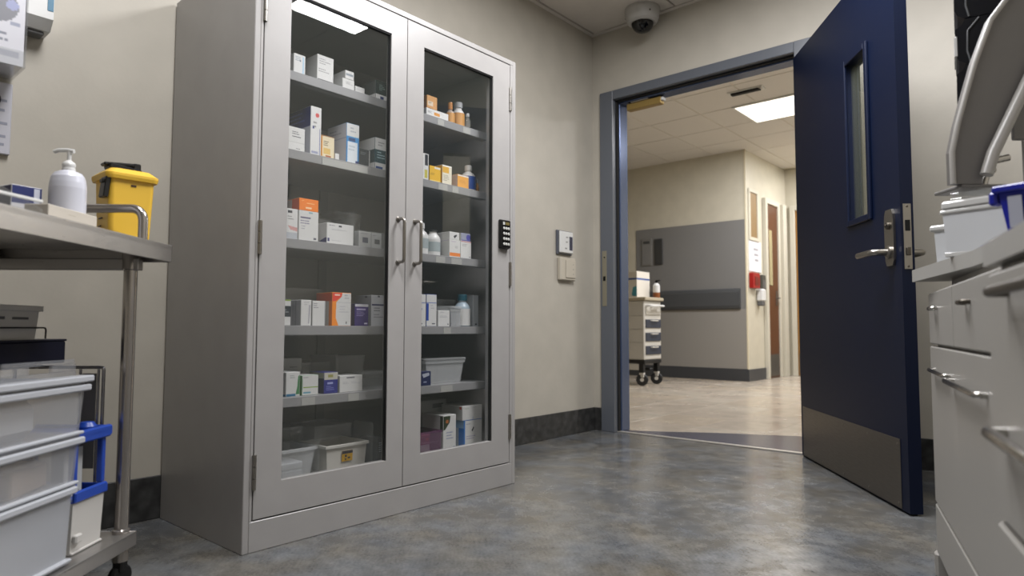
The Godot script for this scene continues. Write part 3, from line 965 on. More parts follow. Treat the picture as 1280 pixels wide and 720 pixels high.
func build_cabinet() -> void:
	var grey := mat("grey cabinet enamel", Color(0.60, 0.59, 0.58), 0.36)
	grey.albedo_texture = grain_tex(61, 0.02, 0.965, 1.0, 256)
	world_tex(grey, 1.2)
	var t := thing("medicine_cabinet", "tall grey steel medicine cabinet with two glazed doors against the left wall", "cabinet", Vector3(0, 0, 0))
	var th := 0.02
	var xb := 0.012
	var st := begin()
	bx(st, Vector3(xb, 0, CZ1 - th), Vector3(CX, 1.85, CZ1), 0.002)
	part("side_panel", st, grey, t)
	st = begin()
	bx(st, Vector3(xb, 0, CZ0), Vector3(CX, 1.85, CZ0 + th), 0.002)
	part("side_panel", st, grey, t)
	st = begin()
	bx(st, Vector3(xb, 1.829, CZ0 + th), Vector3(CX, 1.85, CZ1 - th), 0.0015)
	part("top_panel", st, grey, t)
	st = begin()
	bx(st, Vector3(xb, 0.13, CZ0 + th), Vector3(xb + 0.006, 1.829, CZ1 - th), 0.0005)
	part("back_panel", st, grey, t)
	st = begin()
	bx(st, Vector3(xb, 0.14, CZ0 + th), Vector3(0.562, 0.165, CZ1 - th), 0.001)
	part("bottom_panel", st, grey, t)
	st = begin()
	bx(st, Vector3(CX - 0.02, 0.0, CZ0 + th), Vector3(CX, 0.0905, CZ1 - th), 0.002)
	bx(st, Vector3(xb, 0.0, CZ0 + th), Vector3(CX - 0.02, 0.06, CZ1 - th), 0.002)
	part("plinth", st, grey, t)
	st = begin()
	bx(st, Vector3(CX - 0.03, 0.0905, CZ1 - 0.0285), Vector3(CX, 1.829, CZ1 - th), 0.001)
	part("front_stile", st, grey, t)
	st = begin()
	bx(st, Vector3(CX - 0.03, 0.0905, CZ0 + th), Vector3(CX, 1.829, CZ0 + 0.036), 0.001)
	part("front_stile", st, grey, t)
	# shelves
	var sm := mat("grey shelf enamel", Color(0.54, 0.54, 0.54), 0.35)
	var card := mat("shelf label card", Color(0.64, 0.64, 0.62), 0.5)
	var labels := {5: [[1.875, 0.035], [1.725, 0.045]], 4: [[2.33, 0.19], [1.86, 0.05], [1.79, 0.035]], 3: [[1.87, 0.05], [1.78, 0.06]], 2: [[1.83, 0.04]], 1: [[2.28, 0.045], [1.83, 0.065], [2.46, 0.05]]}
	for k in range(1, 6):
		var y: float = SHELF[k]
		st = begin()
		bx(st, Vector3(0.03, y - 0.006, 1.60), Vector3(0.52, y, 2.682), 0.001)
		bx(st, Vector3(0.516, y - 0.032, 1.60), Vector3(0.521, y, 2.682), 0.0012)
		bx(st, Vector3(0.49, y - 0.032, 1.60), Vector3(0.521, y - 0.029, 2.682), 0.001)
		var s := part("shelf", st, sm, t)
		for l in labels[k]:
			st = begin()
			bx(st, Vector3(0.521, y - 0.030, l[0] - l[1] / 2), Vector3(0.5222, y - 0.005, l[0] + l[1] / 2), 0.0)
			part("shelf_label", st, card, s)
	for z in [1.572, 2.688]:
		st = begin()
		bx(st, Vector3(0.545, 0.165, z - 0.012 if z > 2 else 1.598), Vector3(0.565, 1.829, z + 0.008 if z > 2 else 1.632), 0.002)
		part("shelf_upright", st, sm, t)
	st = begin()
	bx(st, Vector3(0.018, 0.165, 2.07), Vector3(0.026, 1.829, 2.11), 0.001)
	part("back_rail", st, sm, t)
	# doors
	var glass := clear("cabinet glass", Color(0.42, 0.45, 0.43), 0.05, 0.0)
	var steel := mat("satin steel", Color(0.60, 0.585, 0.56), 0.3, 1.0)
	var gasket := mat("black glazing gasket", Color(0.01, 0.01, 0.01), 0.6)
	for dd in [[2.117, 2.6842, 2.190, 2.595, 2.150], [1.5312, 2.113, 1.640, 2.032, 2.070]]:
		var z0: float = dd[0]; var z1: float = dd[1]; var g0: float = dd[2]; var g1: float = dd[3]
		var ya := 0.0955; var yb := 1.8245; var ga := 0.197; var gb := 1.744
		st = begin()
		bx(st, Vector3(CX - 0.026, ya, z0), Vector3(CX, yb, g0), 0.0)
		bx(st, Vector3(CX - 0.026, ya, g1), Vector3(CX, yb, z1), 0.0)
		bx(st, Vector3(CX - 0.026, ya, g0), Vector3(CX, ga, g1), 0.0)
		bx(st, Vector3(CX - 0.026, gb, g0), Vector3(CX, yb, g1), 0.0)
		var door := part("cabinet_door", st, grey, t)
		st = begin()
		bx(st, Vector3(CX - 0.014, ga, g0), Vector3(CX - 0.010, gb, g1), 0.0)
		part("glass_pane", st, glass, door)
		st = begin()
		bx(st, Vector3(CX - 0.020, ga, g0), Vector3(CX - 0.004, gb, g0 + 0.0035), 0.0)
		bx(st, Vector3(CX - 0.020, gb - 0.005, g0), Vector3(CX - 0.004, gb, g1), 0.0)
		part("gasket", st, gasket, door)
		# bow handle
		st = begin()
		var hz: float = dd[4]
		tube(st, bend([Vector3(CX, 1.062, hz), Vector3(CX + 0.036, 1.062, hz), Vector3(CX + 0.036, 0.904, hz), Vector3(CX, 0.904, hz)], 0.014), 0.006, 12)
		for y in [1.062, 0.904]:
			lathe(st, [Vector2(0.010, 0), Vector2(0.010, 0.003), Vector2(0.007, 0.004)], Vector3(CX, y, hz), 14, Vector3(1, 0, 0))
		part("handle", st, steel, door)
		# hinges
		var hz2: float = z1 + 0.001 if g0 > 2.1 else z0 - 0.001
		for y in ([0.235, 0.94, 1.665] if g0 > 2.1 else [0.246, 0.90, 1.672]):
			st = begin()
			for s in 3:
				var y0: float = y - 0.052 + s * 0.035
				lathe(st, [Vector2(0, 0), Vector2(0.0065, 0), Vector2(0.0065, 0.033), Vector2(0, 0.033)], Vector3(CX + 0.003, y0, hz2), 12)
			part("hinge", st, steel, door)
	# keypad lock on the right door
	st = begin()
	bx(st, Vector3(CX, 1.005, 1.5445), Vector3(CX + 0.012, 1.13, 1.6045), 0.003)
	bx(st, Vector3(CX + 0.012, 1.008, 1.546), Vector3(CX + 0.02, 1.127, 1.603), 0.003)
	var kp := part("keypad_lock", st, mat("black keypad", Color(0.012, 0.012, 0.013), 0.35), t)
	var key := mat("pale keypad key", Color(0.68, 0.68, 0.66), 0.4)
	for r in 4:
		for c in 3:
			st = begin()
			lathe(st, [Vector2(0.0062, 0), Vector2(0.0062, 0.002), Vector2(0.005, 0.003), Vector2(0, 0.003)], Vector3(CX + 0.02, 1.024 + r * 0.0225, 1.5605 + c * 0.0145), 14, Vector3(1, 0, 0))
			part("key", st, key, kp)
	st = begin()
	bx(st, Vector3(CX + 0.02, 1.106, 1.585), Vector3(CX + 0.0215, 1.119, 1.597), 0.0008)
	part("key", st, key, kp)
	st = begin()
	bx(st, Vector3(CX + 0.02, 1.106, 1.556), Vector3(CX + 0.0212, 1.119, 1.58), 0.0006)
	part("display", st, mat("amber display", Color(0.40, 0.36, 0.22), 0.3), kp)

func med(row: Array) -> void:
	# row: label, shelf, z left, z right, height, base over the shelf, depth, base colour, print, side colour, side print, x of the front
	var zl: float = row[2]
	var zr: float = row[3]
	var xf: float = row[11] if row.size() > 11 else 0.50
	carton("medicine_carton", row[0], Vector3(xf, SHELF[row[1]] + row[5], (zl + zr) / 2), Vector3(zl - zr, row[4], row[6]), row[7], row[8], row[9], row[10])

func bottle(label: String, at: Vector3, r: float, h: float, neck: float, body_m: Material, cap_m: Material, label_m: Material, l0: float, l1: float, cap_h := 0.022) -> void:
	var t := thing("medicine_bottle", label, "bottle", at, 0.0, "bottles in the medicine cabinet")
	var sh := h - cap_h
	var st := begin()
	lathe(st, [Vector2(0, 0.001), Vector2(r * 0.9, 0.0), Vector2(r, 0.004), Vector2(r, sh * 0.68), Vector2(r * 0.93, sh * 0.76), Vector2(r * 0.72, sh * 0.86), Vector2(neck, sh * 0.93), Vector2(neck, sh), Vector2(0, sh)], Vector3(), 24)
	part("body", st, body_m, t)
	st = begin()
	lathe(st, [Vector2(0, sh), Vector2(neck * 1.22, sh), Vector2(neck * 1.22, h - 0.003), Vector2(neck * 1.1, h), Vector2(0, h)], Vector3(), 20)
	part("cap", st, cap_m, t)
	if label_m:
		st = begin()
		lathe(st, [Vector2(r + 0.0006, l0), Vector2(r + 0.0006, l1)], Vector3(), 24)
		part("label", st, label_m, t)

func bin_box(called: String, label: String, at: Vector3, sb: Vector2, stp: Vector2, h: float, m: Material, rim := 0.005, lid: Material = null, group := "") -> Node3D:
	var t := thing(called, label, "bin", at, 0.0, group)
	var st := begin()
	tub(st, Vector3(), sb, stp, h, 0.0025)
	part("body", st, m, t)
	if rim > 0.0:
		st = begin()
		for k in [[0, 1], [0, -1], [1, 1], [1, -1]]:
			var a := stp / 2.0
			if k[0] == 0: box(st, Vector3(0, h - 0.005, k[1] * (a.y + rim / 2)), Vector3(stp.x + rim * 2, 0.01, rim), 0.001)
			else: box(st, Vector3(k[1] * (a.x + rim / 2), h - 0.005, 0), Vector3(rim, 0.01, stp.y), 0.001)
		part("rim", st, m, t)
	if lid:
		st = begin()
		box(st, Vector3(0, h + 0.006, 0), Vector3(stp.x + rim * 2 + 0.006, 0.012, stp.y + rim * 2 + 0.006), 0.003)
		part("lid", st, lid, t)
	return t

func build_cabinet_contents() -> void:
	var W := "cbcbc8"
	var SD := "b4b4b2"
	var G := "707274"
	var rows := [
		# top shelf, left bay
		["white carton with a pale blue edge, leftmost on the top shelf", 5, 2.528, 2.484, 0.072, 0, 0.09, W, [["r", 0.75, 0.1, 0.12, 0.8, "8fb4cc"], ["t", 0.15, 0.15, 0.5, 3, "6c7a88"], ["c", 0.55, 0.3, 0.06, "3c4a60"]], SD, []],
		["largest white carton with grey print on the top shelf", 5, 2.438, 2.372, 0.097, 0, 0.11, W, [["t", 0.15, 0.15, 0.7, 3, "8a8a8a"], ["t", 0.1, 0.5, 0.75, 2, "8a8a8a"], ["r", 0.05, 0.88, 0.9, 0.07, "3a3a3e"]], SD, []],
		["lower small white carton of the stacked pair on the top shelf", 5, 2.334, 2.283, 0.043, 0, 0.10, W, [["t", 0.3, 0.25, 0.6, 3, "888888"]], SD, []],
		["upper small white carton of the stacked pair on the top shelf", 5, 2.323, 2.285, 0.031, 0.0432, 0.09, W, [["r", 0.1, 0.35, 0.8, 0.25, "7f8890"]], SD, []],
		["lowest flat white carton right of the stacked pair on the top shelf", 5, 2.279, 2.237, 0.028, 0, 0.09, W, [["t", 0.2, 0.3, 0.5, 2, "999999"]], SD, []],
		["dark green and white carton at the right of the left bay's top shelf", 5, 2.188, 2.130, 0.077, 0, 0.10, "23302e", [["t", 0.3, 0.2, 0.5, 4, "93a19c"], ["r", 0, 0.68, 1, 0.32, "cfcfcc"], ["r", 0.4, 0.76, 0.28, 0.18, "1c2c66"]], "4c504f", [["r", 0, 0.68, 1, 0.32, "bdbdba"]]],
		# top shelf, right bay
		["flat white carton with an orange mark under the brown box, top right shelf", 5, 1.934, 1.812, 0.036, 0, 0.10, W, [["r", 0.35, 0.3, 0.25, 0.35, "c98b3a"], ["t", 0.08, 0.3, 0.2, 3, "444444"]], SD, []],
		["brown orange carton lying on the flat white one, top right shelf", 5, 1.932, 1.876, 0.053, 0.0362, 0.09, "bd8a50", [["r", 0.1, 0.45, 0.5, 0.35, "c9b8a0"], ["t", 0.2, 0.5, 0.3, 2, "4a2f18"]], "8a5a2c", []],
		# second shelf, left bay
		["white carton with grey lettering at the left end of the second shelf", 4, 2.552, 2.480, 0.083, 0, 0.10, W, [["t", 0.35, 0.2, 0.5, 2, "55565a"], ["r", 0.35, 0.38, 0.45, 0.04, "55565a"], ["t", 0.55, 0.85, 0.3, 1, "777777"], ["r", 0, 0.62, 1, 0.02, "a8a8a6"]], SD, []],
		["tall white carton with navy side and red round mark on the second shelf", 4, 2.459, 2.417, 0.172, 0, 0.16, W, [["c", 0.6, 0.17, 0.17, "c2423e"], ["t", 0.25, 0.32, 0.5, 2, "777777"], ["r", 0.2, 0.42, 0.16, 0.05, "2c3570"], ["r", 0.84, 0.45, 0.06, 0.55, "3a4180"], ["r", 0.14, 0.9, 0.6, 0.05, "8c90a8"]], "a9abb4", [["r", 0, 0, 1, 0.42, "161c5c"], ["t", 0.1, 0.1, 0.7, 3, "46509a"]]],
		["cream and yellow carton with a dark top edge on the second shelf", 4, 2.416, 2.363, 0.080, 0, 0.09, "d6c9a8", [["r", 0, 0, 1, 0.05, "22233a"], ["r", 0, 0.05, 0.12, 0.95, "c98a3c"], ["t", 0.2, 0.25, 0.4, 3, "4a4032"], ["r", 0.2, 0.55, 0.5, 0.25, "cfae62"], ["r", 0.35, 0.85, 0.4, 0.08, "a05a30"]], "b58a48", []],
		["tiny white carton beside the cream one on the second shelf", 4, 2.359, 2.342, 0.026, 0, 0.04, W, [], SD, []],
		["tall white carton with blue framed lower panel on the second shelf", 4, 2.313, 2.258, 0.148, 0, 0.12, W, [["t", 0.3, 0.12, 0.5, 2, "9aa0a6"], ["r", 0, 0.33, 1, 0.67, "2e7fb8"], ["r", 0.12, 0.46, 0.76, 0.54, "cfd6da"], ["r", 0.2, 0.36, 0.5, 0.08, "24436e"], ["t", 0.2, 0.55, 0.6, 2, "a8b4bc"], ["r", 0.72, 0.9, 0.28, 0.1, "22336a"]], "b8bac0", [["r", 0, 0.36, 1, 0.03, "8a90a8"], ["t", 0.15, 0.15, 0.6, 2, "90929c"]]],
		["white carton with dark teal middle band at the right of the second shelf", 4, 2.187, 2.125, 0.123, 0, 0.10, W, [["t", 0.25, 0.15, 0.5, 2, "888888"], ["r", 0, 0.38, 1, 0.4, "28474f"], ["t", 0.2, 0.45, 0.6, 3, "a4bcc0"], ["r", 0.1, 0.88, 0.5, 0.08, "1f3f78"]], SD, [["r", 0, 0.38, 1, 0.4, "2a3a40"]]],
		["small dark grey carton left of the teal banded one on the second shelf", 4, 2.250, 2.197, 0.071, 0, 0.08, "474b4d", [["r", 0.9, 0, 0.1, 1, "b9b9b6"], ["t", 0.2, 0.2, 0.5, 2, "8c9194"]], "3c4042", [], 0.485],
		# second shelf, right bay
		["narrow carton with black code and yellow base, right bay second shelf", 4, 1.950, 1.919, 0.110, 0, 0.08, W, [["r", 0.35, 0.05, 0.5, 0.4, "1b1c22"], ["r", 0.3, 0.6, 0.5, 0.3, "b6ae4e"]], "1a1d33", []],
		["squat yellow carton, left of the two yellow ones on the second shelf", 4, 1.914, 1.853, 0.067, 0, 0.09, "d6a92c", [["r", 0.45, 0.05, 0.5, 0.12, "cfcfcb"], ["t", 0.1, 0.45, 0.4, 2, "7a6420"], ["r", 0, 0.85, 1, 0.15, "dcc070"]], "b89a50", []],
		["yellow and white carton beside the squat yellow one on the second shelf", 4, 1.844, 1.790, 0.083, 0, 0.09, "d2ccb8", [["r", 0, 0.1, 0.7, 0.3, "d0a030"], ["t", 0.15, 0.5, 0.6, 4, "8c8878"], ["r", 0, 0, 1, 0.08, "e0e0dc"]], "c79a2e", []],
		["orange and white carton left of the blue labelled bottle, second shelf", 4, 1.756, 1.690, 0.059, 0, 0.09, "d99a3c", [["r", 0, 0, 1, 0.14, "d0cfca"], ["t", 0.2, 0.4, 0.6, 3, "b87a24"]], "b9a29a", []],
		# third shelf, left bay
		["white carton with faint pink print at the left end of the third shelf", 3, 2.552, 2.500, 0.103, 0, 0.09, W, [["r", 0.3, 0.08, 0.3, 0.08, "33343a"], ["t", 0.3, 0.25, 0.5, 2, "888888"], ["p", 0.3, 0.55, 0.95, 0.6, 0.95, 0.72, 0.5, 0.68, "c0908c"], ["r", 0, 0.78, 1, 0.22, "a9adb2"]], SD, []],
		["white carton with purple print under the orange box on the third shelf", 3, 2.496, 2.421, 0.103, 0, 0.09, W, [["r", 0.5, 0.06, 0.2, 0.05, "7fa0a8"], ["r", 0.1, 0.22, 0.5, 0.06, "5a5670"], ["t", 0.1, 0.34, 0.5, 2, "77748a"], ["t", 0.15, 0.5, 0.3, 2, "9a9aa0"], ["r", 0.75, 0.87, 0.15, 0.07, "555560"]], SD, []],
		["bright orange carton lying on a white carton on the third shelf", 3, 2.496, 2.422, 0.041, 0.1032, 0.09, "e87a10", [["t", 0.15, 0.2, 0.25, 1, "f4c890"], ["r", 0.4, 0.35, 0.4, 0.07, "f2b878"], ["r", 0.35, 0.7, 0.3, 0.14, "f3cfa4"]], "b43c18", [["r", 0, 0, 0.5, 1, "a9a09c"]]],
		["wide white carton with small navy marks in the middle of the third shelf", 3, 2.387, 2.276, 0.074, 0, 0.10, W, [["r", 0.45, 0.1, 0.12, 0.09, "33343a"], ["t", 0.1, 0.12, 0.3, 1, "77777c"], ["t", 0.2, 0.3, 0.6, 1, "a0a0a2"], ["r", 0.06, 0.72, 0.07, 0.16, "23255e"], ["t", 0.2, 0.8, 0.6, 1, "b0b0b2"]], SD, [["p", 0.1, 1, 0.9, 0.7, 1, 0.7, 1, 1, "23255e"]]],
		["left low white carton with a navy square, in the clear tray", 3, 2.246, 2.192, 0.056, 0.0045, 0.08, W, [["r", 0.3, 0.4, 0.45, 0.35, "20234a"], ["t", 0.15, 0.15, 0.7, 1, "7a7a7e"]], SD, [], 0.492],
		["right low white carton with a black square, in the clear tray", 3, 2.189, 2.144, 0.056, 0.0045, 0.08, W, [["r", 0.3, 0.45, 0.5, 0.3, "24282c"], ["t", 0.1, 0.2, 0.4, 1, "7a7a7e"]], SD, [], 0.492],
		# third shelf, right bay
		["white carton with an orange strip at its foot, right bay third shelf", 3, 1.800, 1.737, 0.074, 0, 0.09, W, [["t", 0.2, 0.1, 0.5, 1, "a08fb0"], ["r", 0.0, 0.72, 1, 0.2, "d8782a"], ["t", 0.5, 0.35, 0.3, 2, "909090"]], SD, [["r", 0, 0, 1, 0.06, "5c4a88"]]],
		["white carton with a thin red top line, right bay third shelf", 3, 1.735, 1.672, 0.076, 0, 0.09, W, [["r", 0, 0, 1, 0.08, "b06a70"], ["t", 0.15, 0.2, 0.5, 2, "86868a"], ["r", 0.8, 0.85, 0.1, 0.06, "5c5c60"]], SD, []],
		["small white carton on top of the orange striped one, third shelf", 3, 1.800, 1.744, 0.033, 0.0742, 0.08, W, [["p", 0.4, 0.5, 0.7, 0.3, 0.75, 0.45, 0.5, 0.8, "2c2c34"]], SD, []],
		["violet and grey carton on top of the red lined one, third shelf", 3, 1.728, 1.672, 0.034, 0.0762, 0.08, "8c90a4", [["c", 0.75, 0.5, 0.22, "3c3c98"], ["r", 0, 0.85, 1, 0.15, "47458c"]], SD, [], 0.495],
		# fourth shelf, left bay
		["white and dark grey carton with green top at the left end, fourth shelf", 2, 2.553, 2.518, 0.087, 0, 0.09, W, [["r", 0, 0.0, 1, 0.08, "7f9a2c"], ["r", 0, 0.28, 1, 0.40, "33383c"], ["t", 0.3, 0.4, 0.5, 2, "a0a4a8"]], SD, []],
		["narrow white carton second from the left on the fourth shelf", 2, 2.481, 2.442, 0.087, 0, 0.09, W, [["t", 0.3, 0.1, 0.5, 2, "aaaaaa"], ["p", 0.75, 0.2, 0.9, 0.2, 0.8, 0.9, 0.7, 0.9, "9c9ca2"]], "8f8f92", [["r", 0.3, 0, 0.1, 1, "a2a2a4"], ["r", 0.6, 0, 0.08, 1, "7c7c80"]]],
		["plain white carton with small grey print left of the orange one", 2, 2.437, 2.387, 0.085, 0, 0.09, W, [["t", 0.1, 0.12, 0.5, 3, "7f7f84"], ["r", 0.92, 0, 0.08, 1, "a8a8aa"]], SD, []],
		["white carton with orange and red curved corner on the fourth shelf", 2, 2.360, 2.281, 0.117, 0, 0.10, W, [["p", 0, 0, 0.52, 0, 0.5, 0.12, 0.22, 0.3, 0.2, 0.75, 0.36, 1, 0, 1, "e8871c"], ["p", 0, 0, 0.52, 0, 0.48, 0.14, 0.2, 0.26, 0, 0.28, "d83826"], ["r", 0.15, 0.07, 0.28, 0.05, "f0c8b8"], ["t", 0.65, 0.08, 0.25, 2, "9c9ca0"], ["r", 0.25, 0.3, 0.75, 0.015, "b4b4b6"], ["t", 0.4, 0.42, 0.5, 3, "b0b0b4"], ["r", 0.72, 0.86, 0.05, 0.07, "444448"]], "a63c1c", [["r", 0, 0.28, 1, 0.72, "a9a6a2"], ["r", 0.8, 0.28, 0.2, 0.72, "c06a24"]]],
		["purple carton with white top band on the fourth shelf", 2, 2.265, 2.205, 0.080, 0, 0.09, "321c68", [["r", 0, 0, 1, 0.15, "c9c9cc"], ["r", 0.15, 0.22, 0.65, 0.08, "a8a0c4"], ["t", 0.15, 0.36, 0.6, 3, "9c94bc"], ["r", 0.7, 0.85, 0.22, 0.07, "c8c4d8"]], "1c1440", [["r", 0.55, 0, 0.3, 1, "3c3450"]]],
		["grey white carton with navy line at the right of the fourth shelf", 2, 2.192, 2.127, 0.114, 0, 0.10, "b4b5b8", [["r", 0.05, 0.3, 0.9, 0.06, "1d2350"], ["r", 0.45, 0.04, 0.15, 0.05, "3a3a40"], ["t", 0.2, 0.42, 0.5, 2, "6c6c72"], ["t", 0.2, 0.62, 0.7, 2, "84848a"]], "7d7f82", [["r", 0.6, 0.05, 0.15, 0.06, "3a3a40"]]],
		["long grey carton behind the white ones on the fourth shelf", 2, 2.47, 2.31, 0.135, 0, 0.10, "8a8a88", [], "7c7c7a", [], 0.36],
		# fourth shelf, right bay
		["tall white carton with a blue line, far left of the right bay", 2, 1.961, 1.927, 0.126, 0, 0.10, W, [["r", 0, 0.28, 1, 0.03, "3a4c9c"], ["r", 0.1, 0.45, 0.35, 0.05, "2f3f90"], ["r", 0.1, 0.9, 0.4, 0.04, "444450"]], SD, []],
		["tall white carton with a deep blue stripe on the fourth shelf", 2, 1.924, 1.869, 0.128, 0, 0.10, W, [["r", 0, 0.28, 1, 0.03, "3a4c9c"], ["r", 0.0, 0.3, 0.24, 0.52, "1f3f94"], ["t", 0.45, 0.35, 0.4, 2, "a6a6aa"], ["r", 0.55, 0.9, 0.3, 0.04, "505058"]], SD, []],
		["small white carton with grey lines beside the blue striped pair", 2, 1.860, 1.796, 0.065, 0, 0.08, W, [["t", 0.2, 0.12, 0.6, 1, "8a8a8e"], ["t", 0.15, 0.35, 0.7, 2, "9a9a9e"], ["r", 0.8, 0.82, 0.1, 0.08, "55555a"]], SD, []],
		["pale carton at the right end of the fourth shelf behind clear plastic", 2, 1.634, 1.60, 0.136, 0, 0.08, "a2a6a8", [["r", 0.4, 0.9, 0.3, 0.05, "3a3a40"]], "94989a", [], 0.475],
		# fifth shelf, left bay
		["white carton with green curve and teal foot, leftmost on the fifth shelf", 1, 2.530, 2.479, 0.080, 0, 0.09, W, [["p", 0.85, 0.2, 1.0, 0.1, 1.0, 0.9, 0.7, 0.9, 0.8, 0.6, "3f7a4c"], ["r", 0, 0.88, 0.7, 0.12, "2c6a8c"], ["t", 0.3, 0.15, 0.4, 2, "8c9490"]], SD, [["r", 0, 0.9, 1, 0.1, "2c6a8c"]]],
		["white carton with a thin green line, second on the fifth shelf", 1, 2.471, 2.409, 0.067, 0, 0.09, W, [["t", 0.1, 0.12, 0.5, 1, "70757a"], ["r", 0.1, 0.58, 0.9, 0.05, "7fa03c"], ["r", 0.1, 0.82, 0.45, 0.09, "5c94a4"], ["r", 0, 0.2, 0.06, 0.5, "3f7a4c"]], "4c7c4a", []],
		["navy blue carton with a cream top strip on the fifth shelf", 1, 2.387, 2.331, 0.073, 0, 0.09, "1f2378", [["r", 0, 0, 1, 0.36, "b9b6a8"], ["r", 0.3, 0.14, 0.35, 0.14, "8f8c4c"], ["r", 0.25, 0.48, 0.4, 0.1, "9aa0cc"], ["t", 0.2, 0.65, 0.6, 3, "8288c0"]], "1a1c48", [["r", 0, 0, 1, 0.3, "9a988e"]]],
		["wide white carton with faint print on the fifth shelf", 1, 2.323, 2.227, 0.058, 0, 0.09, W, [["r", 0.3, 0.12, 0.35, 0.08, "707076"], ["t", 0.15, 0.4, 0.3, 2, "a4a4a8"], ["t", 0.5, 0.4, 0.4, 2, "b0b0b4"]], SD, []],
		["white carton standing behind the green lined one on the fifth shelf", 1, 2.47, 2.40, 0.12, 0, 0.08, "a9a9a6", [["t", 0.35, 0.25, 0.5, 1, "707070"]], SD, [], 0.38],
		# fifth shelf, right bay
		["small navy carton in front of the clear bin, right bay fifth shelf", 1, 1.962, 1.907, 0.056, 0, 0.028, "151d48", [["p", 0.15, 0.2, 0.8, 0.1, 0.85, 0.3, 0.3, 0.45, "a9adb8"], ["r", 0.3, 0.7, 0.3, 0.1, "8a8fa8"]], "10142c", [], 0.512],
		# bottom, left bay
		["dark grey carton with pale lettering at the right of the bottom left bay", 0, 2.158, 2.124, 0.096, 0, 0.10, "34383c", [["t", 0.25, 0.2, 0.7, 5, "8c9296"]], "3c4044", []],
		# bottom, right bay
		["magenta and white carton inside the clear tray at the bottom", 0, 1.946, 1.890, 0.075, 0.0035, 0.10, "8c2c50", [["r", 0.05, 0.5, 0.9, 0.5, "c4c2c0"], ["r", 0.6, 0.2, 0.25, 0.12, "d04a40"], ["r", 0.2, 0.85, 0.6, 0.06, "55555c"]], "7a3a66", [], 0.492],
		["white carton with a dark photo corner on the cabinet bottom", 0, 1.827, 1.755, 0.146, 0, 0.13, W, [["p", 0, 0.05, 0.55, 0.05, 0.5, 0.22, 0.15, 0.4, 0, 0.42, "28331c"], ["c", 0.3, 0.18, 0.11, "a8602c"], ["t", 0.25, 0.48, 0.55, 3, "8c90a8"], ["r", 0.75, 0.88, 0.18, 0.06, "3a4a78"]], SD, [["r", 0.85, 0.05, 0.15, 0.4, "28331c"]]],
		["large white carton with blue edge, lower of the bottom right pair", 0, 1.709, 1.600, 0.114, 0, 0.13, W, [["r", 0, 0, 0.09, 1, "2b6cb4"], ["r", 0, 0, 1, 0.035, "2b4c94"], ["p", 0.42, 0.4, 0.52, 0.26, 0.55, 0.32, 0.46, 0.44, "2a2c34"], ["t", 0.15, 0.15, 0.3, 1, "a0a0a8"], ["t", 0.15, 0.58, 0.5, 2, "9a96b0"]], "a9b4c0", [["r", 0, 0, 1, 0.3, "7ea4c8"], ["r", 0.75, 0.3, 0.25, 0.7, "2b6cb4"]]],
		["large plain white carton, upper of the bottom right pair", 0, 1.718, 1.600, 0.059, 0.1142, 0.13, W, [["t", 0.15, 0.2, 0.3, 1, "8fa08c"], ["t", 0.5, 0.15, 0.3, 1, "909098"], ["r", 0.52, 0.8, 0.03, 0.2, "3c5cae"]], SD, [["r", 0.85, 0.05, 0.1, 0.2, "b85040"]]],
		["large grey carton behind the bottom right pair, mostly hidden", 0, 1.86, 1.66, 0.19, 0, 0.13, "a6a6a3", [["r", 0.6, 0.1, 0.3, 0.1, "55565a"]], SD, [], 0.34],
	]
	for r in rows: med(r)
	# bottles
	var white := mat("white bottle plastic", Color(0.80, 0.80, 0.79), 0.3)
	var orange := mat("orange bottle", Color(0.70, 0.46, 0.20), 0.35)
	var amber_l := mat("orange label", Color(0.74, 0.54, 0.28), 0.45)
	var blue_l := mat("blue bottle label", Color(0.05, 0.25, 0.56), 0.4)
	var teal := mat("teal cap", Color(0.04, 0.30, 0.36), 0.4)
	var grey_l := mat("pale grey label", Color(0.60, 0.64, 0.64), 0.45)
	var blk := mat("black rubber seal", Color(0.012, 0.012, 0.014), 0.8)
	bottle("orange pointed bottle beside the white one on the top right shelf", Vector3(0.48, SHELF[5], 1.783), 0.019, 0.098, 0.008, mat("pale plastic", Color(0.62, 0.56, 0.5), 0.35), orange, amber_l, 0.01, 0.05, 0.03)
	bottle("white bottle with an orange label band on the top right shelf", Vector3(0.465, SHELF[5], 1.722), 0.0275, 0.116, 0.0155, white, mat("grey white cap", Color(0.62, 0.63, 0.64), 0.35), amber_l, 0.012, 0.066, 0.024)
	bottle("small clear bottle right of the white bottle on the top right shelf", Vector3(0.47, SHELF[5], 1.670), 0.0135, 0.080, 0.007, clear("clear bottle", Color(0.75, 0.75, 0.72), 0.35, 0.05), white, null, 0.0, 0.0, 0.014)
	bottle("white bottle with a blue label on the second shelf, right bay", Vector3(0.455, SHELF[4], 1.648), 0.033, 0.120, 0.0135, white, white, blue_l, 0.012, 0.070, 0.022)
	bottle("small amber bottle at the right end of the second shelf", Vector3(0.47, SHELF[4], 1.606), 0.0075, 0.064, 0.005, mat("amber glass", Color(0.55, 0.36, 0.06), 0.2), mat("grey plastic", Color(0.33, 0.33, 0.33), 0.45), null, 0.0, 0.0, 0.016)
	bottle("tall white bottle partly behind the door edge on the third shelf", Vector3(0.440, SHELF[3], 1.905), 0.031, 0.135, 0.013, white, white, grey_l, 0.03, 0.07)
	bottle("white bottle with a black ring below its cap on the third shelf", Vector3(0.450, SHELF[3], 1.848), 0.0315, 0.110, 0.016, white, blk, grey_l, 0.02, 0.06, 0.006)
	bottle("clear and white bottle with a teal cap on the fourth shelf", Vector3(0.455, SHELF[2], 1.680), 0.0355, 0.137, 0.017, mat("milky bottle", Color(0.62, 0.68, 0.72), 0.25), teal, white, 0.004, 0.075, 0.026)
	# clear organisers
	var cl := clear("clear acrylic", Color(0.78, 0.80, 0.80), 0.10, 0.04)
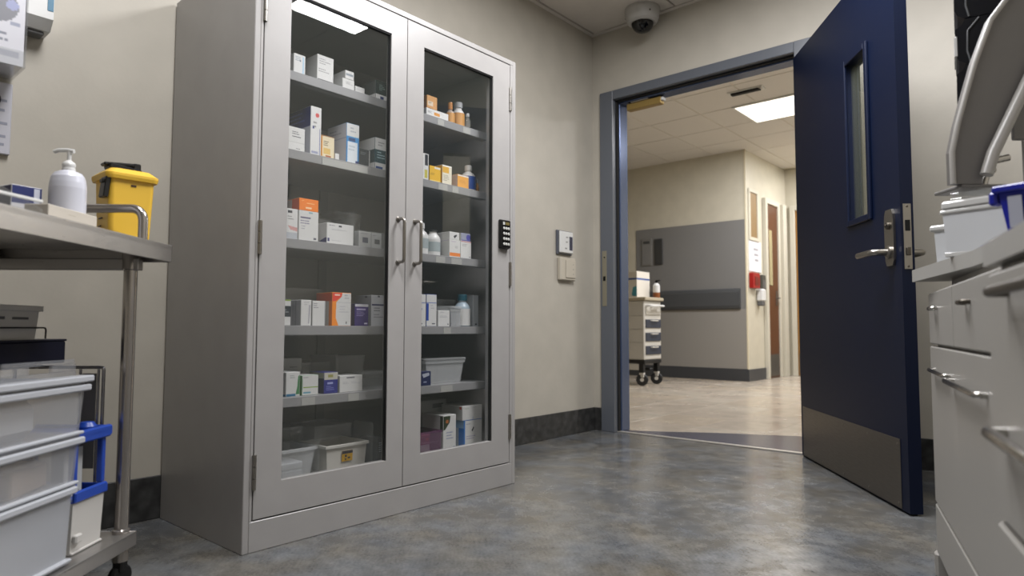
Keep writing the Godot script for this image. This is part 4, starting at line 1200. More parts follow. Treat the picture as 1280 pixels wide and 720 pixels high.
	var frost := clear("frosted bin plastic", Color(0.84, 0.85, 0.85), 0.32, 0.15)
	bin_box("clear_tray", "clear acrylic tray holding two low cartons on the third shelf", Vector3(0.452, SHELF[3], 2.195), Vector2(0.10, 0.118), Vector2(0.10, 0.118), 0.062, cl, 0.0)
	var st := begin()
	bx(st, Vector3(-0.09, 0, -0.001), Vector3(0.0, 0.13, 0.001), 0.0005)
	bx(st, Vector3(-0.09, 0, -0.012), Vector3(0.0, 0.003, 0.012), 0.0005)
	solo("shelf_divider", st, cl, "upright clear divider left of the clear tray on the third shelf", "divider", Vector3(0.49, SHELF[3], 2.264), 0.0, "clear shelf dividers")
	st = begin()
	bx(st, Vector3(-0.12, 0, -0.001), Vector3(0.0, 0.155, 0.001), 0.0005)
	bx(st, Vector3(-0.12, 0, -0.006), Vector3(0.0, 0.003, 0.006), 0.0005)
	solo("shelf_divider", st, cl, "upright clear divider left of the white tub on the cabinet bottom", "divider", Vector3(0.50, SHELF[0], 2.40), 0.0, "clear shelf dividers")
	st = begin()
	bx(st, Vector3(-0.12, 0, -0.001), Vector3(0.0, 0.155, 0.001), 0.0005)
	bx(st, Vector3(-0.12, 0, -0.012), Vector3(0.0, 0.003, 0.012), 0.0005)
	solo("shelf_divider", st, cl, "upright clear divider right of the white tub on the cabinet bottom", "divider", Vector3(0.50, SHELF[0], 2.177), 0.0, "clear shelf dividers")
	bin_box("clear_bin", "small clear box with blue contents on the fourth shelf, right bay", Vector3(0.455, SHELF[2], 1.761), Vector2(0.09, 0.055), Vector2(0.09, 0.058), 0.072, frost, 0.002, frost)
	st = begin()
	bx(st, Vector3(-0.03, 0.0, -0.02), Vector3(0.03, 0.055, 0.02), 0.004)
	solo("blue_pack", st, mat("slate blue pack", Color(0.12, 0.13, 0.26), 0.5), "slate blue pack inside the small clear box on the fourth shelf", "pack", Vector3(0.455, SHELF[2] + 0.0035, 1.761))
	bin_box("clear_bin", "clear lidded bin on the fifth shelf in the right bay", Vector3(0.40, SHELF[1], 1.80), Vector2(0.15, 0.185), Vector2(0.16, 0.215), 0.092, frost, 0.004, frost)
	bin_box("clear_bin", "clear open bin at the right of the fifth shelf, left bay", Vector3(0.44, SHELF[1], 2.165), Vector2(0.10, 0.075), Vector2(0.10, 0.085), 0.067, cl, 0.003)
	bin_box("clear_bin", "clear open bin at the left of the cabinet bottom", Vector3(0.42, SHELF[0], 2.487), Vector2(0.14, 0.115), Vector2(0.16, 0.145), 0.102, frost, 0.005)
	for k in 2:
		st = begin()
		bx(st, Vector3(-0.05, 0, -0.045), Vector3(0.05, 0.024, 0.045), 0.004)
		solo("white_packet", st, mat("white packet", Color(0.72, 0.73, 0.74), 0.5), ["lower flat white packet in the clear bin on the cabinet bottom", "upper flat white packet in the clear bin on the cabinet bottom"][k], "packet", Vector3(0.42, SHELF[0] + 0.003 + k * 0.025, 2.487))
	var t := bin_box("white_tub", "open white plastic tub with a yellow label on the cabinet bottom", Vector3(0.42, SHELF[0], 2.288), Vector2(0.15, 0.155), Vector2(0.16, 0.168), 0.094, mat("white tub plastic", Color(0.74, 0.73, 0.70), 0.35), 0.006)
	st = begin()
	bx(st, Vector3(0.0775, 0.038, -0.022), Vector3(0.079, 0.074, 0.022), 0.0)
	var yl := part("label", st, mat("yellow label", Color(0.72, 0.55, 0.03), 0.45), t)
	yl.rotation.z = -0.053
	st = begin()
	bx(st, Vector3(0.079, 0.064, -0.022), Vector3(0.0794, 0.074, 0.022), 0.0)
	part("print_band", st, mat("label navy print", Color(0.06, 0.04, 0.14), 0.45), yl)
	st = begin()
	for q in [[0.046, -0.012, 0.006, 0.01], [0.052, 0.002, 0.008, 0.008], [0.042, 0.004, 0.006, 0.006]]:
		bx(st, Vector3(0.079, q[0], q[1]), Vector3(0.0793, q[0] + q[2], q[1] + q[3]), 0.0)
	part("print", st, mat("label navy print", Color(0.06, 0.04, 0.14), 0.45), yl)
	bin_box("clear_tray", "clear tray with pinkish cartons at the left of the right bay bottom", Vector3(0.44, SHELF[0], 1.90), Vector2(0.125, 0.115), Vector2(0.13, 0.12), 0.092, clear("pink tinted plastic", Color(0.45, 0.27, 0.42), 0.30, 0.05), 0.002)
	# fainter bins in the second row
	var back := [[5, 2.50, 0.09, 0.08], [5, 2.345, 0.06, 0.075], [5, 2.22, 0.10, 0.085], [5, 1.86, 0.16, 0.075], [4, 2.36, 0.17, 0.07], [3, 2.33, 0.12, 0.11], [3, 2.19, 0.12, 0.15], [2, 1.70, 0.17, 0.12], [1, 2.33, 0.14, 0.10], [1, 2.17, 0.13, 0.12], [0, 2.45, 0.16, 0.15], [0, 2.24, 0.16, 0.14]]
	var where := ["behind the leftmost carton on the top shelf", "behind the stacked pair on the top shelf", "behind the flat white carton on the top shelf", "behind the brown box on the top shelf", "behind the blue framed carton on the second shelf", "behind the wide white carton on the third shelf", "behind the clear tray on the third shelf", "behind the teal capped bottle on the fourth shelf", "behind the navy carton on the fifth shelf", "behind the open bin on the fifth shelf", "behind the left bin on the cabinet bottom", "behind the white tub on the cabinet bottom"]
	for k in back.size():
		var b: Array = back[k]
		bin_box("clear_bin", "faint clear bin " + where[k], Vector3(0.26, SHELF[b[0]], b[1]), Vector2(0.16, b[2] - 0.01), Vector2(0.17, b[2]), b[3], frost if k % 2 else cl, 0.003, null, "clear bins at the back of the shelves")

# ---------------------------------------------------------------- steel trolley
const TYAW := 0.72931
const TO := Vector3(0.629, 0, 2.952)

func tl(x: float, y: float, a: float) -> Vector3:
	return TO + Basis(Vector3.UP, TYAW) * Vector3(x, y, a)

func build_trolley() -> void:
	var steel := brushed("trolley steel", Color(0.66, 0.65, 0.64), 0.38, 2.0, 30.0)
	var tubem := brushed("trolley tube steel", Color(0.68, 0.66, 0.64), 0.22, 4.0, 4.0)
	var t := thing("steel_trolley", "stainless steel trolley with round legs left of the medicine cabinet", "trolley", TO, TYAW)
	var Wd := 0.53
	var Ln := 1.0
	var st := begin()
	bx(st, Vector3(-Wd, 0.872, 0), Vector3(0, 0.884, Ln), 0.001)
	part("top", st, steel, t)
	st = begin()
	bx(st, Vector3(-0.004, 0.840, 0), Vector3(0, 0.886, Ln), 0.0015)
	bx(st, Vector3(-Wd, 0.840, 0), Vector3(-Wd + 0.004, 0.886, Ln), 0.0015)
	bx(st, Vector3(-Wd, 0.840, 0), Vector3(0, 0.886, 0.004), 0.0015)
	bx(st, Vector3(-Wd, 0.840, Ln - 0.004), Vector3(0, 0.886, Ln), 0.0015)
	part("apron", st, steel, t)
	st = begin()
	bx(st, Vector3(-Wd + 0.03, 0.815, 0.03), Vector3(-0.06, 0.845, 0.055), 0.002)
	part("cross_rail", st, steel, t)
	st = begin()
	bx(st, Vector3(-Wd + 0.03, 0.815, Ln - 0.055), Vector3(-0.06, 0.845, Ln - 0.03), 0.002)
	part("cross_rail", st, steel, t)
	st = begin()
	var SY := 0.138
	bx(st, Vector3(-Wd + 0.07, SY - 0.004, 0.025), Vector3(-0.055, SY, Ln - 0.03), 0.001)
	bx(st, Vector3(-0.059, SY - 0.034, 0.025), Vector3(-0.055, SY + 0.001, Ln - 0.03), 0.0015)
	bx(st, Vector3(-Wd + 0.07, SY - 0.034, 0.025), Vector3(-0.055, SY + 0.001, 0.029), 0.0015)
	part("lower_shelf", st, steel, t)
	for p in [[-0.087, 0.04], [-Wd + 0.06, 0.04], [-0.087, Ln - 0.04], [-Wd + 0.06, Ln - 0.04]]:
		var x: float = p[0]
		var z: float = p[1]
		st = begin()
		lathe(st, [Vector2(0.0165, 0.09), Vector2(0.0165, 0.872)], Vector3(x, 0, z), 20)
		var leg := part("leg", st, tubem, t)
		st = begin()
		lathe(st, [Vector2(0.0165, 0.10), Vector2(0.021, 0.102), Vector2(0.021, 0.146), Vector2(0.0165, 0.149)], Vector3(x, 0, z), 20)
		part("collar", st, tubem, leg)
		st = begin()
		lathe(st, [Vector2(0.0165, 0.815), Vector2(0.021, 0.817), Vector2(0.021, 0.872)], Vector3(x, 0, z), 20)
		part("collar", st, tubem, leg)
		st = begin()
		lathe(st, [Vector2(0, 0.068), Vector2(0.019, 0.068), Vector2(0.019, 0.094), Vector2(0.0165, 0.094)], Vector3(x, 0, z), 20)
		part("foot_socket", st, tubem, leg)
		st = begin()
		lathe(st, [Vector2(0, -0.011), Vector2(0.025, -0.011), Vector2(0.03, -0.005), Vector2(0.03, 0.005), Vector2(0.025, 0.011), Vector2(0, 0.011)], Vector3(x, 0.03, z), 20, Vector3(1, 0, 0.5))
		box(st, Vector3(x, 0.056, z), Vector3(0.026, 0.03, 0.03), 0.004)
		part("castor", st, mat("castor black", Color(0.02, 0.02, 0.022), 0.5), leg)
	st = begin()
	tube(st, bend([Vector3(-0.016, 0.884, 0.12), Vector3(-0.016, 0.965, 0.12), Vector3(-Wd + 0.016, 0.965, 0.12), Vector3(-Wd + 0.016, 0.884, 0.12)], 0.034, 8), 0.0115, 14)
	part("push_rail", st, tubem, t)

	var TY := 0.886
	# sharps bin
	t = thing("sharps_bin", "yellow sharps bin with black handle on the trolley top", "sharps bin", Vector3(0.558, TY, 3.050), 0.0)
	var yel := mat("yellow sharps plastic", Color(0.83, 0.67, 0.22), 0.38)
	st = begin()
	var prof := [[0.0, 0.042], [0.005, 0.046], [0.14, 0.051], [0.165, 0.051]]
	for k in prof.size() - 1:
		var a0: float = prof[k][1]; var a1: float = prof[k + 1][1]
		rounded_band(st, a0, a0, prof[k][0], a1, a1, prof[k + 1][0], 0.012)
	rounded_cap(st, 0.042, 0.042, 0.0, 0.012, -1.0)
	part("body", st, yel, t)
	st = begin()
	rounded_band(st, 0.058, 0.058, 0.158, 0.060, 0.060, 0.166, 0.016)
	rounded_band(st, 0.060, 0.060, 0.166, 0.060, 0.060, 0.172, 0.016)
	rounded_band(st, 0.060, 0.060, 0.172, 0.045, 0.045, 0.186, 0.016)
	rounded_cap(st, 0.045, 0.045, 0.186, 0.016, 1.0)
	rounded_cap(st, 0.058, 0.058, 0.158, 0.016, -1.0)
	part("lid", st, yel, t)
	var blk := mat("black handle plastic", Color(0.015, 0.015, 0.015), 0.35)
	st = begin()
	box(st, Vector3(0.0, 0.193, 0.005), Vector3(0.04, 0.014, 0.075), 0.003, Basis(Vector3.RIGHT, -0.12))
	box(st, Vector3(0.0, 0.204, 0.012), Vector3(0.028, 0.009, 0.08), 0.003, Basis(Vector3.RIGHT, 0.10))
	box(st, Vector3(0.0, 0.203, -0.022), Vector3(0.03, 0.018, 0.018), 0.003)
	part("handle", st, blk, t)
	st = begin()
	box(st, Vector3(0.034, 0.135, 0.055), Vector3(0.034, 0.052, 0.012), 0.002, Basis(Vector3.RIGHT, -0.1))
	box(st, Vector3(0.036, 0.15, 0.061), Vector3(0.018, 0.008, 0.008), 0.001)
	part("latch", st, blk, t)
	t.scale = Vector3(1.08, 1.03, 1.08)
	st = begin()
	bx(st, Vector3(0.049, 0.142, -0.008), Vector3(0.0525, 0.147, 0.004), 0.0004)
	part("mark", st, mat("brown print", Color(0.22, 0.13, 0.02), 0.5), t)
	st = begin()
	for k in 3:
		bx(st, Vector3(-0.018, 0.08 - k * 0.02, 0.0490), Vector3(0.012 - k * 0.006, 0.083 - k * 0.02, 0.0508), 0.0003)
	part("print", st, mat("brown print", Color(0.22, 0.13, 0.02), 0.5), t)

	# pump bottle
	t = thing("pump_bottle", "white pump dispenser bottle on the trolley top", "pump bottle", tl(-0.12, TY, 0.254), TYAW)
	t.scale = Vector3(0.84, 0.93, 0.84)
	var milk := mat("milky white plastic", Color(0.74, 0.745, 0.78), 0.3)
	st = begin()
	lathe(st, [Vector2(0, 0), Vector2(0.041, 0), Vector2(0.045, 0.004), Vector2(0.045, 0.108), Vector2(0.0435, 0.122), Vector2(0.0405, 0.136), Vector2(0.033, 0.147), Vector2(0.02, 0.152), Vector2(0.014, 0.154)], Vector3(), 32)
	part("body", st, milk, t)
	var wp := mat("white plastic", Color(0.78, 0.78, 0.77), 0.35)
	st = begin()
	lathe(st, [Vector2(0.0165, 0.150), Vector2(0.0165, 0.158), Vector2(0.0155, 0.159), Vector2(0.0155, 0.164), Vector2(0.0165, 0.165), Vector2(0.0165, 0.170), Vector2(0.014, 0.174), Vector2(0.008, 0.178), Vector2(0.0065, 0.180), Vector2(0, 0.18)], Vector3(), 24)
	part("collar", st, wp, t)
	st = begin()
	lathe(st, [Vector2(0.0055, 0.178), Vector2(0.0055, 0.203), Vector2(0, 0.203)], Vector3(), 14)
	tube(st, [Vector3(0.013, 0.203, 0.0), Vector3(-0.005, 0.206, 0.0), Vector3(-0.03, 0.206, 0.0), Vector3(-0.042, 0.202, 0.0)], 0.0052, 10)
	part("pump_head", st, wp, t)

	# flat cream box and the navy topped box, clear stand
	carton("flat_box", "long flat cream box in front of the pump bottle", tl(-0.045, TY, 0.345), Vector3(0.165, 0.034, 0.05), "b3aca0", [["r", 0.4, 0.35, 0.15, 0.06, "a09888"]], "a39c92", [], TYAW, "", "box")
	carton("tissue_box", "white box with a navy top beside the pump bottle", tl(-0.165, TY, 0.322), Vector3(0.062, 0.092, 0.05), "c0bfc2", [["r", 0, 0, 1, 0.45, "121f58"], ["r", 0.72, 0.05, 0.2, 0.35, "b9bcc8"], ["t", 0.1, 0.6, 0.6, 3, "7a7c86"]], "101a48", [["r", 0, 0.5, 1, 0.5, "a9a8b0"], ["t", 0.1, 0.58, 0.7, 3, "6c4c5c"]], TYAW - 0.5, "", "box")
	t = thing("clear_stand", "clear acrylic stand with a slanting front at the left of the trolley top", "stand", tl(-0.02, TY, 0.55), TYAW)
	var cl := clear("clear acrylic", Color(0.78, 0.80, 0.80), 0.10, 0.04)
	st = begin()
	bx(st, Vector3(-0.12, 0, -0.07), Vector3(0, 0.003, 0.10), 0.0005)
	prism(st, PackedVector2Array([Vector2(-0.12, 0.003), Vector2(0, 0.003), Vector2(-0.0, 0.012), Vector2(-0.11, 0.075), Vector2(-0.12, 0.075)]), Vector3(0, 0, -0.07), Vector3(1, 0, 0), Vector3(0, 1, 0), Vector3(0, 0, 1), 0.003)
	part("body", st, cl, t)
	st = begin()
	box(st, Vector3(-0.004, 0.026, 0.015), Vector3(0.006, 0.006, 0.175), 0.001, Basis(Vector3.RIGHT, 0.03))
	part("front_rail", st, mat("white plastic", Color(0.78, 0.78, 0.77), 0.35), t)

	# ------- lower shelf
	var SHY := 0.139
	var frost := clear("frosted drawer plastic", Color(0.72, 0.73, 0.75), 0.22, 0.12)
	var frost2 := clear("thick frosted plastic", Color(0.70, 0.71, 0.73), 0.62, 0.2)
	t = thing("drawer_tower", "frosted plastic drawer tower at the left front of the trolley's lower shelf", "drawer tower", tl(-0.068, SHY, 0.236), TYAW)
	st = begin()
	var DX := 0.22
	var DL := 0.40
	for y in [0.0, 0.167, 0.277, 0.395]:
		bx(st, Vector3(-DX, y, 0.034 - y * 0.08), Vector3(-0.004, y + 0.006, DL), 0.002)
	bx(st, Vector3(-DX, 0.006, 0.034), Vector3(-DX + 0.004, 0.395, DL), 0.001)
	part("frame", st, frost2, t)
	for d in [[0.008, 0.160, 0.034, 0.0], [0.175, 0.100, 0.018, 0.004], [0.285, 0.108, 0.006, 0.008]]:
		st = begin()
		# the drawer's walls lean out a little towards the top
		var b0: float = d[0]; var h: float = d[1]; var o: float = d[3]
		var z0: float = d[2]
		tub(st, Vector3(-DX / 2, b0, (DL + z0) / 2), Vector2(DX - 0.016, DL - z0 - 0.014), Vector2(DX - 0.008, DL - z0 - 0.002 + o), h, 0.003)
		var dr := part("drawer", st, frost2 if h > 0.15 else frost, t)
		st = begin()
		bx(st, Vector3(-0.004, b0 + h - 0.012, z0 - 0.004 - o), Vector3(0.008, b0 + h + 0.003, DL + 0.006), 0.003)
		part("rim", st, mat("milky rim plastic", Color(0.66, 0.67, 0.69), 0.3), dr)
		st = begin()
		bx(st, Vector3(-0.010, b0 - 0.001, z0 + 0.002), Vector3(0.003, b0 + 0.006, DL), 0.002)
		part("rim", st, mat("milky rim plastic", Color(0.66, 0.67, 0.69), 0.3), dr)
	st = begin()
	bx(st, Vector3(-0.026, 0.401, -0.012), Vector3(0.010, 0.416, DL + 0.01), 0.003)
	bx(st, Vector3(-DX, 0.401, -0.012), Vector3(-0.026, 0.407, DL + 0.01), 0.002)
	part("lid", st, mat("milky rim plastic", Color(0.66, 0.67, 0.69), 0.3), t)
	st = begin()
	bx(st, Vector3(-0.03, 0, -0.07), Vector3(0.03, 0.055, 0.07), 0.004)
	solo("packet", st, mat("cream packet", Color(0.62, 0.55, 0.48), 0.55), "cream and pink packet inside the middle drawer of the tower", "packet", tl(-0.13, SHY + 0.1787, 0.37), TYAW + 0.15)
	st = begin()
	bx(st, Vector3(-0.06, 0, -0.10), Vector3(0.06, 0.085, 0.10), 0.02)
	solo("packet", st, mat("white packet", Color(0.72, 0.73, 0.74), 0.5), "rounded white packet inside the top drawer of the tower", "packet", tl(-0.17, SHY + 0.2885, 0.43), TYAW)
	# handle clip on the tower top
	t = thing("container_lid", "translucent lid with a slot handle standing behind the tower's rim", "lid", tl(-0.155, SHY + 0.407, 0.27), TYAW)
	st = begin()
	bx(st, Vector3(-0.004, 0, -0.125), Vector3(0.004, 0.014, 0.125), 0.002)
	bx(st, Vector3(-0.004, 0.031, -0.118), Vector3(0.004, 0.042, 0.118), 0.003)
	bx(st, Vector3(-0.004, 0.014, -0.122), Vector3(0.004, 0.031, -0.035), 0.001)
	bx(st, Vector3(-0.004, 0.014, 0.040), Vector3(0.004, 0.031, 0.122), 0.001)
	part("body", st, frost, t)

	# white bin, blue crate
	t = thing("white_bin", "white plastic bin under the blue crate on the trolley's lower shelf", "bin", tl(-0.19, SHY, 0.160), TYAW)
	st = begin()
	tub(st, Vector3(), Vector2(0.17, 0.115), Vector2(0.18, 0.12), 0.118, 0.003)
	part("body", st, mat("white bin plastic", Color(0.72, 0.71, 0.69), 0.4), t)
	st = begin()
	bx(st, Vector3(0.085, 0.0, -0.058), Vector3(0.091, 0.006, 0.058), 0.002)
	bx(st, Vector3(0.087, 0.025, 0.03), Vector3(0.098, 0.045, 0.055), 0.003)
	part("lip", st, mat("white bin plastic", Color(0.72, 0.71, 0.69), 0.4), t)
	t = thing("blue_crate", "open fronted blue crate standing on the white bin", "crate", tl(-0.19, SHY + 0.118, 0.160), TYAW)
	var blue := mat("blue crate plastic", Color(0.11, 0.25, 0.60), 0.35)
	st = begin()
	bx(st, Vector3(-0.09, 0, -0.062), Vector3(0.09, 0.004, 0.06), 0.001)
	bx(st, Vector3(0.086, 0.0, -0.064), Vector3(0.096, 0.026, 0.06), 0.003)
	bx(st, Vector3(-0.09, 0.0, -0.066), Vector3(0.096, 0.022, -0.060), 0.002)
	part("base", st, blue, t)
	st = begin()
	for q in [[0.075, 0.026, -0.062, 0.090, -0.048], [0.075, 0.026, 0.046, 0.090, 0.06], [-0.09, 0.022, -0.062, -0.076, -0.048], [-0.09, 0.022, 0.046, -0.076, 0.06]]:
		st = begin()
		bx(st, Vector3(q[0], q[1], q[2]), Vector3(q[3], 0.15, q[4]), 0.002)
		part("upright", st, blue, t)
	st = begin()
	bx(st, Vector3(-0.09, 0.02, -0.048), Vector3(-0.086, 0.15, 0.046), 0.001)
	part("back_panel", st, blue, t)
	st = begin()
	bx(st, Vector3(-0.092, 0.15, -0.068), Vector3(0.100, 0.156, 0.064), 0.002)
	bx(st, Vector3(0.088, 0.136, -0.068), Vector3(0.100, 0.166, 0.064), 0.004)
	bx(st, Vector3(-0.092, 0.14, -0.072), Vector3(0.100, 0.164, -0.062), 0.003)
	lathe(st, [Vector2(0.0, 0.0), Vector2(0.022, 0.0), Vector2(0.022, 0.01), Vector2(0.015, 0.02), Vector2(0, 0.022)], Vector3(0.06, 0.156, -0.03), 16)
	part("top_rim", st, blue, t)
	carton("card_pack", "white card pack standing inside the blue crate", tl(-0.135, SHY + 0.1222, 0.168), Vector3(0.07, 0.115, 0.03), "b4b6b4", [["r", 0.35, 0.2, 0.3, 0.05, "9a9c9a"], ["r", 0.75, 0.88, 0.12, 0.05, "8a8c8a"]], "a4a6a4", [], TYAW, "", "pack")
	# chrome wire rack with navy box and white carton
	t = thing("wire_rack", "chrome wire rack behind the blue crate on the trolley's lower shelf", "wire rack", tl(0, 0, 0), TYAW)
	var chrome := mat("chrome wire", Color(0.62, 0.62, 0.64), 0.2, 1.0)
	st = begin()
	tube(st, bend([Vector3(-0.15, SHY + 0.005, 0.035), Vector3(-0.15, 0.561, 0.035), Vector3(-0.38, 0.561, 0.035), Vector3(-0.38, SHY + 0.005, 0.035)], 0.008, 3), 0.0045, 8)
	part("end_frame", st, chrome, t)
	st = begin()
	tube(st, bend([Vector3(-0.31, SHY + 0.005, 0.52), Vector3(-0.31, 0.561, 0.52), Vector3(-0.38, 0.561, 0.52), Vector3(-0.38, SHY + 0.005, 0.52)], 0.008, 3), 0.0045, 8)
	part("end_frame", st, chrome, t)
	for x in [-0.163, -0.21]:
		st = begin()
		tube(st, [Vector3(x, SHY + 0.005, 0.035), Vector3(x, 0.556, 0.035)], 0.0035, 8)
		part("upright_wire", st, chrome, t)
	st = begin()
	for k in 4:
		tube(st, [Vector3(-0.31 - k * 0.0225, 0.565, 0.035), Vector3(-0.31 - k * 0.0225, 0.565, 0.52)], 0.003, 6)
	part("top_wire", st, chrome, t)
	st = begin()
	bx(st, Vector3(-0.205, 0.30, 0.034), Vector3(-0.168, 0.545, 0.036), 0.0005)
	part("end_plate", st, mat("grey plate", Color(0.36, 0.355, 0.345), 0.4), t)
	st = begin()
	bx(st, Vector3(-0.09, 0, -0.20), Vector3(0, 0.058, 0.14), 0.003)
	var nb := thing("navy_box", "flat navy blue box lying on the wire rack", "box", tl(-0.288, 0.570, 0.178), TYAW)
	part("body", st, mat("navy box card", Color(0.012, 0.022, 0.12), 0.5), nb)
	st = begin()
	bx(st, Vector3(-0.092, 0.058, -0.202), Vector3(0.002, 0.064, 0.142), 0.002)
	part("lid", st, mat("navy box card", Color(0.012, 0.022, 0.12), 0.5), nb)
	t = thing("lettered_tub", "open topped white tub with grey lettering on the navy box", "tub", tl(-0.335, 0.634, 0.22), TYAW)
	st = begin()
	tub(st, Vector3(), Vector2(0.08, 0.26), Vector2(0.09, 0.275), 0.085, 0.003, 0.006, 0.014)
	part("body", st, mat("white bin plastic", Color(0.72, 0.71, 0.69), 0.4), t)
	st = begin()
	bx(st, Vector3(0.0422, 0.05, -0.10), Vector3(0.0440, 0.056, -0.045), 0.0)
	part("print", st, mat("grey print dark", Color(0.30, 0.30, 0.31), 0.5), t)
	st = begin()
	bx(st, Vector3(0.0422, 0.05, -0.02), Vector3(0.0440, 0.057, 0.05), 0.0)
	part("print", st, mat("grey print dark", Color(0.30, 0.30, 0.31), 0.5), t)
	st = begin()
	bx(st, Vector3(0.0418, 0.037, 0.0), Vector3(0.0436, 0.041, 0.05), 0.0)
	part("print", st, mat("grey print dark", Color(0.30, 0.30, 0.31), 0.5), t)
	t = thing("wire_hoop", "thin dark wire hoop round the white tub behind the trolley tower", "wire hoop", tl(-0.335, 0.634, 0.22), TYAW)
	st = begin()
	tube(st, bend([Vector3(0.052, 0.0025, -0.152), Vector3(0.056, 0.030, -0.148), Vector3(0.056, 0.030, 0.16), Vector3(0.052, 0.0025, 0.165)], 0.01, 3), 0.0022, 6)
	part("hoop", st, mat("dark wire", Color(0.09, 0.09, 0.10), 0.4, 0.6), t)
	# wall mounted items at upper left
	t = thing("glove_dispenser", "clear wall holder with a white glove carton at the upper left", "dispenser", Vector3(0.0, 1.424, 3.32))
	st = begin()
	bx(st, Vector3(0.002, 0, -0.128), Vector3(0.155, 0.003, 0.128), 0.001)
	bx(st, Vector3(0.002, 0.003, -0.128), Vector3(0.155, 0.24, -0.125), 0.001)
	bx(st, Vector3(0.002, 0.003, 0.125), Vector3(0.155, 0.24, 0.128), 0.001)
	bx(st, Vector3(0.152, 0.003, -0.125), Vector3(0.155, 0.05, 0.125), 0.001)
	bx(st, Vector3(0.002, 0.003, -0.125), Vector3(0.005, 0.24, 0.125), 0.001)
	part("holder", st, cl, t)
	carton("glove_carton", "white glove carton with a grey round mark in the clear wall holder", Vector3(0.151, 1.4275, 3.32), Vector3(0.245, 0.225, 0.14), "c4c4ca", [["c", 0.72, 0.25, 0.19, "77787e"], ["c", 0.85, 0.22, 0.06, "8f94b4"], ["t", 0.45, 0.60, 0.5, 2, "7c7e88"], ["r", 0.55, 0.82, 0.4, 0.09, "a4a6b0"], ["r", 0.85, 0.45, 0.1, 0.06, "9094a4"]], "b4b4ba", [], 0.0, "", "carton")
	t = thing("gel_dispenser", "white wall dispenser with a pale blue stripe at the upper left", "dispenser", Vector3(0.0, 1.585, 3.150))
	st = begin()
	prism(st, PackedVector2Array([Vector2(0.0, 0.0), Vector2(0.07, 0.0), Vector2(0.10, 0.03), Vector2(0.10, 0.27), Vector2(0.08, 0.29), Vector2(0.0, 0.29)]), Vector3(0, 0, -0.035), Vector3(1, 0, 0), Vector3(0, 1, 0), Vector3(0, 0, 1), 0.07)
	part("body", st, wp, t)
	st = begin()
	bx(st, Vector3(0.10, 0.055, -0.034), Vector3(0.1015, 0.26, -0.018), 0.0005)
	part("stripe", st, mat("pale blue stripe", Color(0.22, 0.42, 0.52), 0.4), t)
	st = begin()
	bx(st, Vector3(0.015, -0.012, -0.022), Vector3(0.06, 0.0, 0.022), 0.003)
	part("nozzle", st, mat("grey plastic", Color(0.33, 0.33, 0.33), 0.45), t)
	t = thing("wall_notice", "white notice sheet with a dark oval on the wall below the glove holder", "notice", Vector3(0.0, 1.30, 3.32))
	st = begin()
	bx(st, Vector3(0, -0.11, -0.128), Vector3(0.018, 0.11, 0.128), 0.002)
	part("board", st, mat("white notice", Color(0.70, 0.70, 0.73), 0.35), t)
	st = begin()
	lathe(st, [Vector2(0.028, 0), Vector2(0.028, 0.0012), Vector2(0, 0.0012)], Vector3(0.018, 0.055, -0.072), 24, Vector3(1, 0, 0))
	part("oval_mark", st, mat("label navy print", Color(0.06, 0.04, 0.14), 0.45), t)
	st = begin()
	for q in [[0.05, -0.115], [0.02, -0.11], [-0.02, -0.118], [-0.06, -0.115], [-0.085, -0.112]]:
		bx(st, Vector3(0.018, q[0], q[1]), Vector3(0.0188, q[0] + 0.008, q[1] + 0.03), 0.0)
	part("print", st, mat("pale grey print", Color(0.52, 0.53, 0.58), 0.5), t)

# rounded square rings for the sharps bin
func ring_pts(a: float, b: float, y: float, r: float) -> Array:
	var o := []
	for k in 4:
		var cx: float = (a - r) * [1, -1, -1, 1][k]
		var cz: float = (b - r) * [1, 1, -1, -1][k]
		for s in 6:
			var t: float = PI / 2 * (k + s / 5.0)
			o.append([Vector3(cx + cos(t) * r, y, cz + sin(t) * r), Vector3(cos(t), 0, sin(t))])
	return o

func rounded_band(st: SurfaceTool, a0: float, b0: float, y0: float, a1: float, b1: float, y1: float, r: float) -> void:
	var p := ring_pts(a0, b0, y0, r)
	var q := ring_pts(a1, b1, y1, r)
	var slope := (a0 - a1) / maxf(y1 - y0, 1e-5)
	for k in p.size():
		var m := (k + 1) % p.size()
		var n0: Vector3 = (p[k][1] + Vector3.UP * slope).normalized()
		var n1: Vector3 = (p[m][1] + Vector3.UP * slope).normalized()
		tri(st, p[k][0], p[m][0], q[m][0], n0, n1, n1)
		tri(st, p[k][0], q[m][0], q[k][0], n0, n1, n0)

func rounded_cap(st: SurfaceTool, a: float, b: float, y: float, r: float, up: float) -> void:
	var p := ring_pts(a, b, y, r)
	var n := Vector3(0, up, 0)
	for k in p.size():
		tri(st, Vector3(0, y, 0), p[k][0], p[(k + 1) % p.size()][0], n, n, n)

# ---------------------------------------------------------------- drawer units at the right
const DYAW := 0.26309
const DO := Vector3(2.159, 0, 1.574)

func dl(b: float, y: float, a: float) -> Vector3:
	return DO + Basis(Vector3.UP, DYAW) * Vector3(b, y, a)

func bow(st: SurfaceTool, y: float, a0: float, a1: float, out: float, r: float) -> void:
	tube(st, bend([Vector3(0, y, a0), Vector3(-out, y, a0), Vector3(-out, y, a1), Vector3(0, y, a1)], out * 0.5, 4), r, 10)

